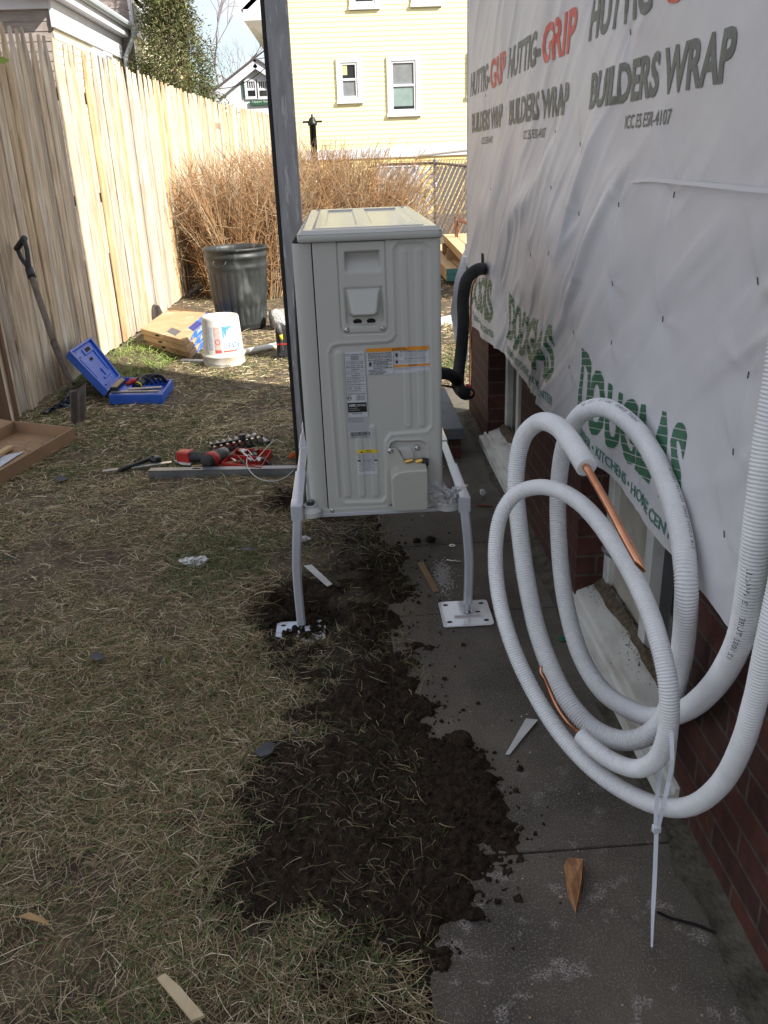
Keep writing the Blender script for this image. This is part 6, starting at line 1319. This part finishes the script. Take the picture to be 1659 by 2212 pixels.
P = spline([np.array([*G(*p)[:2], z]) for p, z in (((1418, 1980), .012), ((1450, 1988), .005), ((1500, 2000), .004), ((1552, 2021), .004))], .01); P_ = P; o = ribbon(P, .006, .0012, M_blkm, 'cable_tie', None, side=(0, 0, 1)); tag(o, 'black cable tie lying on the path beside the wall', 'cable tie')
P = spline([np.array([*G(*p)[:2], .004]) for p in ((1300, 1595), (1330, 1575), (1355, 1560))], .01); o = ribbon(P, .006, .0012, M_blkm, 'cable_tie', None, side=(0, 0, 1)); tag(o, 'short black cable tie piece on the path inside the pipe loops', 'cable tie')
c_ = G(977, 1179, .003); b = MB(); b.lathe(c_, [(.006, 0), (.012, 0), (.012, .002), (.006, .002), (.006, 0)], 20); o = b.build('washer', M_screw); tag(o, 'small steel washer lying on the path behind the right stand leg', 'washer')
c_ = G(1215, 1380, .004); b = MB(); b.lathe(c_, [(.0, .004), (.013, .004), (.015, .002), (.015, 0)], 18); o = b.build('bottle_cap', mat('cap_green', (.01, .10, .05), rough=.4)); tag(o, 'small green cap on the path under the hanging coils', 'cap')
o = MB().bar(G(964, 1210, .006), G(995, 1214, .006), .006, .004).build('nail', M_screw); tag(o, 'small nail lying on the path near the cardboard strip', 'nail')
o = MB().bar(G(1030, 1090, .006), G(1062, 1092, .006), .014, .006).build('wood_splinter', MATS['rust']); tag(o, 'red brown splinter on the path beside the window sill', 'splinter')
film('foil_wrapper', [(386, 1210), (402, 1203), (425, 1202), (440, 1200), (455, 1208), (440, 1216), (438, 1238), (425, 1240), (405, 1222), (392, 1216)], float(np.dot(gnd(420, 1222, .015)-CC, _f)), 22, mat('foil_white', (.60, .60, .58), (.12, .12, .13), 22, .3, .1, spec=.6, lo=.55, hi=.62), 'crumpled white wrapper with black print on the lawn', 'wrapper', amp=.007)
film('paper_wad', [(1036, 1058), (1046, 1056), (1050, 1066), (1044, 1072), (1037, 1068)], float(np.dot(G(1042, 1068, .01)-CC, _f)), 23, M_paper, 'small white wad of paper on the path beyond the right stand leg', 'paper wad', amp=.004)
film('paper_wad', [(647, 1160), (662, 1157), (672, 1163), (660, 1170), (648, 1169)], float(np.dot(gnd(655, 1168, .012)-CC, _f)), 24, M_paper, 'small white wad of paper by the top of the left stand leg', 'paper wad', amp=.004)
M_asph = mat('dark_chip', (.035, .038, .045), (.06, .065, .075), 20, .6)
for k, (pts, lb_) in enumerate(((((550, 1640), (575, 1622), (597, 1622), (590, 1642), (565, 1650)), 'dark plastic shard at the edge of the dug soil'), (((195, 1437), (215, 1428), (232, 1437), (215, 1446)), 'small dark flake on the grass left of the dug hole'), (((115, 1042), (135, 1038), (150, 1044), (130, 1050)), 'dark flake on the grass in front of the cardboard box'), (((518, 1199), (540, 1196), (555, 1201), (535, 1205)), 'dark flake right of the crumpled wrapper'))):
    scrap('plastic_flake', pts, M_asph, lb_, 'plastic scrap', .025, 'dark flakes on the lawn', curl=.004)
scrap('bark_chip', [(45, 2002), (70, 1996), (100, 2006), (118, 2026), (85, 2014)], mat('bark_tan', (.42, .27, .12), (.34, .2, .09), 20, .8), 'curled tan wood chip on the grass near the bottom left', 'wood chip', .03, curl=.004)
M_clod = M_soil
def clod(px, py, r, seed, label, z=0):
    rg = np.random.default_rng(seed); c_ = G(px, py); bm = bmesh.new(); bmesh.ops.create_icosphere(bm, subdivisions=3, radius=1)
    V = np.array([v.co[:] for v in bm.verts]); F = [tuple(v.index for v in f.verts) for f in bm.faces]; bm.free()
    n = 1+.5*(fbm(V[:, 0]*2+seed, V[:, 1]*2+V[:, 2], seed, 4)-.5)*1.4; V = V*n[:, None]*np.array([1.1, .9, .75])*r+np.array([c_[0], c_[1], r*.5+z]); o = meshobj('soil_clod', V, F, M_clod, smooth=True); tag(o, label, 'soil clod', 'soil clods fallen on the path'); return o
for i, (px, py, r, lb_) in enumerate(((1028, 1983, .016, 'round soil clod alone on the path, lower right of the heap'), (938, 1985, .017, 'soil clod at the lower right edge of the dug soil'), (958, 2060, .012, 'lowest soil clod, near the bottom of the path'), (925, 2062, .011, 'soil clod just left of the lowest one'), (995, 1612, .030, 'large flat soil clod at the upper right edge of the heap'), (1068, 1715, .012, 'soil clod right of the heap, beside the path joint'), (1075, 1950, .007, 'tiny soil clod right of the round one'), (905, 1835, .010, 'soil clod on top of the heap'), (930, 1170, .018, 'soil clod on the path under the heat pump'), (900, 1172, .014, 'smaller clod left of the one under the heat pump'))): clod(px, py, r, 40+i, lb_)
# crumbs
rg = np.random.default_rng(77); b = MB()
for i in range(5200):
    px = rg.uniform(.0, .42); py = rg.uniform(1.1, 3.6); m_ = float(soilmask(np.array(px), np.array(py)))
    near_ = float(soilmask(np.array(px-.05), np.array(py)))+float(soilmask(np.array(px-.10), np.array(py)))*.6
    if rg.uniform() > .015+m_*.5+near_*.28: continue
    s_ = rg.gamma(1.3, .0011)+.0006; z_ = max(0, float(soilz(np.array(px), np.array(py)))) if m_ > .02 else 0.0
    T = Matrix.Translation((px, py, z_+s_*.4)) @ Matrix.Rotation(rg.uniform(0, 3), 4, Vector(rg.normal(0, 1, 3)).normalized()); b.box((-s_, -s_*.8, -s_*.7), (s_, s_*.9, s_*.7), T)
for i in range(2600):
    q = H1[:2]+rg.normal(0, 1, 2)*[.05, .045]+[0, -.015]
    if float(fbm(q[0]*22, q[1]*22, 88, 3)) < .47: continue
    s_ = rg.gamma(1.4, .0016)+.001; T = Matrix.Translation((q[0], q[1], -.034+rg.uniform(0, .012))) @ Matrix.Rotation(rg.uniform(0, 3), 4, Vector(rg.normal(0, 1, 3)).normalized()); b.box((-s_, -s_*.8, -s_*.7), (s_, s_*.9, s_*.7), T)
tag(b.build('soil_crumbs', M_soil, base=(.2, 2, 0)), kind='stuff')
b = MB()
for i in range(90):
    px = rg.uniform(.12, .66); py = rg.uniform(.95, 4.2) if rg.uniform() < .5 else rg.uniform(.95, 1.9); s_ = rg.gamma(2, .0004)+.0004
    T = Matrix.Translation((px, py, .001)) @ Matrix.Rotation(rg.uniform(0, 3), 4, 'Z'); b.box((-s_, -s_*.8, 0), (s_, s_*.9, s_*.5), T)
tag(b.build('paint_flakes', mat('flake_white', (.55, .52, .48), (.42, .30, .18), 9, .8, lo=.45, hi=.55), base=(.4, 2, 0)), kind='stuff')
b = MB()   # powder spill beside the cardboard strip
for i in range(1500):
    c_ = G(955+rg.normal(0, 9), 1240+rg.normal(0, 14)) if i % 3 else G(960+rg.normal(0, 14), 1250+rg.normal(0, 22)); s_ = rg.gamma(1.5, .00035)+.0003; b.box((c_[0]-s_, c_[1]-s_, .0), (c_[0]+s_, c_[1]+s_, .001))
tag(b.build('plaster_dust', mat('dust_white', (.5, .49, .46), rough=.9), base=(.2, 2.6, 0)), kind='stuff')
q = PX(8, 131, -1.62); lf_ = MB().add([q+np.array(v) for v in ((-.05, 0, .012), (0, .01, .018), (.028, 0, .0), (.0, -.01, -.016), (-.05, 0, -.006))], [(0, 1, 2, 3, 4)]).build('leaf', mat('leaf_green', (.22, .30, .02), rough=.5)); lf_.modifiers.new('s', 'SOLIDIFY').thickness = .0008; tag(lf_, 'small yellow green leaf by the fence at the left edge of the photo', 'leaf')
# ================================================================ GRASS
def grass():
    rg = np.random.default_rng(123); bands = [(.72, 1.5, 80000), (1.5, 2.4, 90000), (2.4, 3.6, 70000), (3.6, 5.2, 90000), (5.2, 7.5, 90000), (7.5, 10.5, 50000), (10.5, 19, 26000)]
    X, Y = [], []
    for (a, c, n) in bands:
        y = rg.uniform(a, c, n); n = int(n*1.3); y = rg.uniform(a, c, n); hw = (y*.93+.55)*.56+.38; xc_ = .036*y-.10; x = rg.uniform(-1, 1, n)*hw+xc_; fx = np.interp(y, [p[0] for p in FX], [p[1] for p in FX], left=-2.2); lim = np.where(y > 5.25, 2.9, .10+.06*sstep(1.6, 2.4, y)+.035*(fbm(y*7, y*0, 55)-.4)*4)
        k = (x > fx+.0) & (x < lim); X.append(x[k]); Y.append(y[k])
    x = np.concatenate(X); y = np.concatenate(Y)
    sm = soilmask(x, y); patchy = fbm(x*1.7+3, y*1.7, 200, 3); bare = fbm(x*5, y*5, 210, 3)
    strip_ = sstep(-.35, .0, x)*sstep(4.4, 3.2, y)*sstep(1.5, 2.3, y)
    dens = (1-np.where(y < 2.05, .90, .70)*sm)*(.25+.75*sstep(.36, .54, bare))*(1-.55*strip_)
    dens *= np.where(y > 5.2, .55+.45*sstep(.4, .6, patchy), 1); dens *= np.where((y > 7.4), .55, 1)
    k = rg.uniform(size=len(x)) < dens; x, y, sm, patchy, strip_ = x[k], y[k], sm[k], patchy[k], strip_[k]; n = len(x)
    gprob = .15+.36*sstep(.48, .66, patchy)+.10*sstep(4.5, 6, y)+.18*sstep(5.2, 5.8, y)*sstep(7.2, 6.4, y); green = rg.uniform(size=n) < gprob
    tuft = (np.hypot((x-G(283, 775)[0])/.38, (y-G(283, 775)[1])/.8) < 1)&(rg.uniform(size=n) < .75); green |= tuft
    dist = np.hypot(x, y)
    Lg = np.where(green, rg.uniform(.02, .055, n), rg.gamma(4, .0098, n)+.014)*np.where(tuft, 1.9, 1); Lg *= np.where(dist > 5, 1.1, 1)*(1-.25*sm)
    el = np.where(green, rg.uniform(.5, 1.35, n), np.abs(rg.normal(.04, .20, n)))
    flow = fbm(x*1.1, y*1.1, 220, 2)*7+.8; az = flow+rg.normal(0, 1.15, n)+np.pi*(rg.uniform(size=n) < .4)
    az = np.where(green, rg.uniform(0, 6.28, n), az); curl = rg.normal(0, 1.9, n)
    wd = np.where(green, .0019, .0012)*rg.uniform(.7, 1.4, n); wd = np.maximum(wd, dist*.00048)
    sz_ = soilz(x, y); sz_ = np.where((y > .95) & (y < 3.75) & (x > -.75) & (x < .42), sz_, -1); z0 = np.maximum(np.maximum(gz(x, y), sz_), np.where(x > .09, .001, -1))+rg.uniform(-.003, .010, n)*np.where(green, .2, 1); ns_ = 4
    P = np.zeros((n, ns_, 3)); P[:, 0, 0] = x; P[:, 0, 1] = y; P[:, 0, 2] = z0
    for j in range(1, ns_):
        e = el*(1-1.25*(j-.5)/ns_)-np.where(green, .15, .10)*j/ns_; a = az+curl*(j-1.5)/ns_*.8; st = Lg/(ns_-1)
        P[:, j, 0] = P[:, j-1, 0]+np.cos(a)*np.cos(e)*st; P[:, j, 1] = P[:, j-1, 1]+np.sin(a)*np.cos(e)*st; P[:, j, 2] = np.maximum(P[:, j-1, 2]+np.sin(e)*st, z0-.004)
    sx = -np.sin(az); sy = np.cos(az); ww = np.array([1, .95, .7, .2]); V = np.zeros((n, ns_, 2, 3)); tilt = rg.normal(0, .5, n)
    for s_, sg in ((0, -1), (1, 1)):
        V[:, :, s_, 0] = P[:, :, 0]+sg*(sx*wd/2)[:, None]*ww; V[:, :, s_, 1] = P[:, :, 1]+sg*(sy*wd/2)[:, None]*ww; V[:, :, s_, 2] = P[:, :, 2]+sg*(tilt*wd/2)[:, None]*ww
    base = np.arange(n)[:, None]*ns_*2; F = np.concatenate([base+np.array([[j*2, j*2+1, j*2+3, j*2+2]]) for j in range(ns_-1)], 0)
    br = rg.uniform(.55, 1.25, n)[:, None]; pick = rg.uniform(size=n)[:, None]
    straw = (1+.35*sstep(3.0, 5.0, dist))[:, None]*np.where(pick < .45, [[.40, .31, .18]], np.where(pick < .75, [[.27, .19, .10]], np.where(pick < .92, [[.68, .58, .40]], [[.14, .09, .05]])))*br  # straw colour lightened with distance, sunlight of the back lawn painted in
    gr = np.where(pick < .6, [[.085, .125, .04]], [[.14, .18, .06]])*br; gr = np.where(tuft[:, None], gr*1.7+[[.05, .06, .0]], gr)
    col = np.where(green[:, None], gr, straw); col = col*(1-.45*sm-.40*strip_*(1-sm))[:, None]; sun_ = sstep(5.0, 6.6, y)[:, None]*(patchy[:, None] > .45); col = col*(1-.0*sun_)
    C_ = np.repeat(col, ns_*2, 0); print('blades', n)
    return V.reshape(-1, 3), F, C_
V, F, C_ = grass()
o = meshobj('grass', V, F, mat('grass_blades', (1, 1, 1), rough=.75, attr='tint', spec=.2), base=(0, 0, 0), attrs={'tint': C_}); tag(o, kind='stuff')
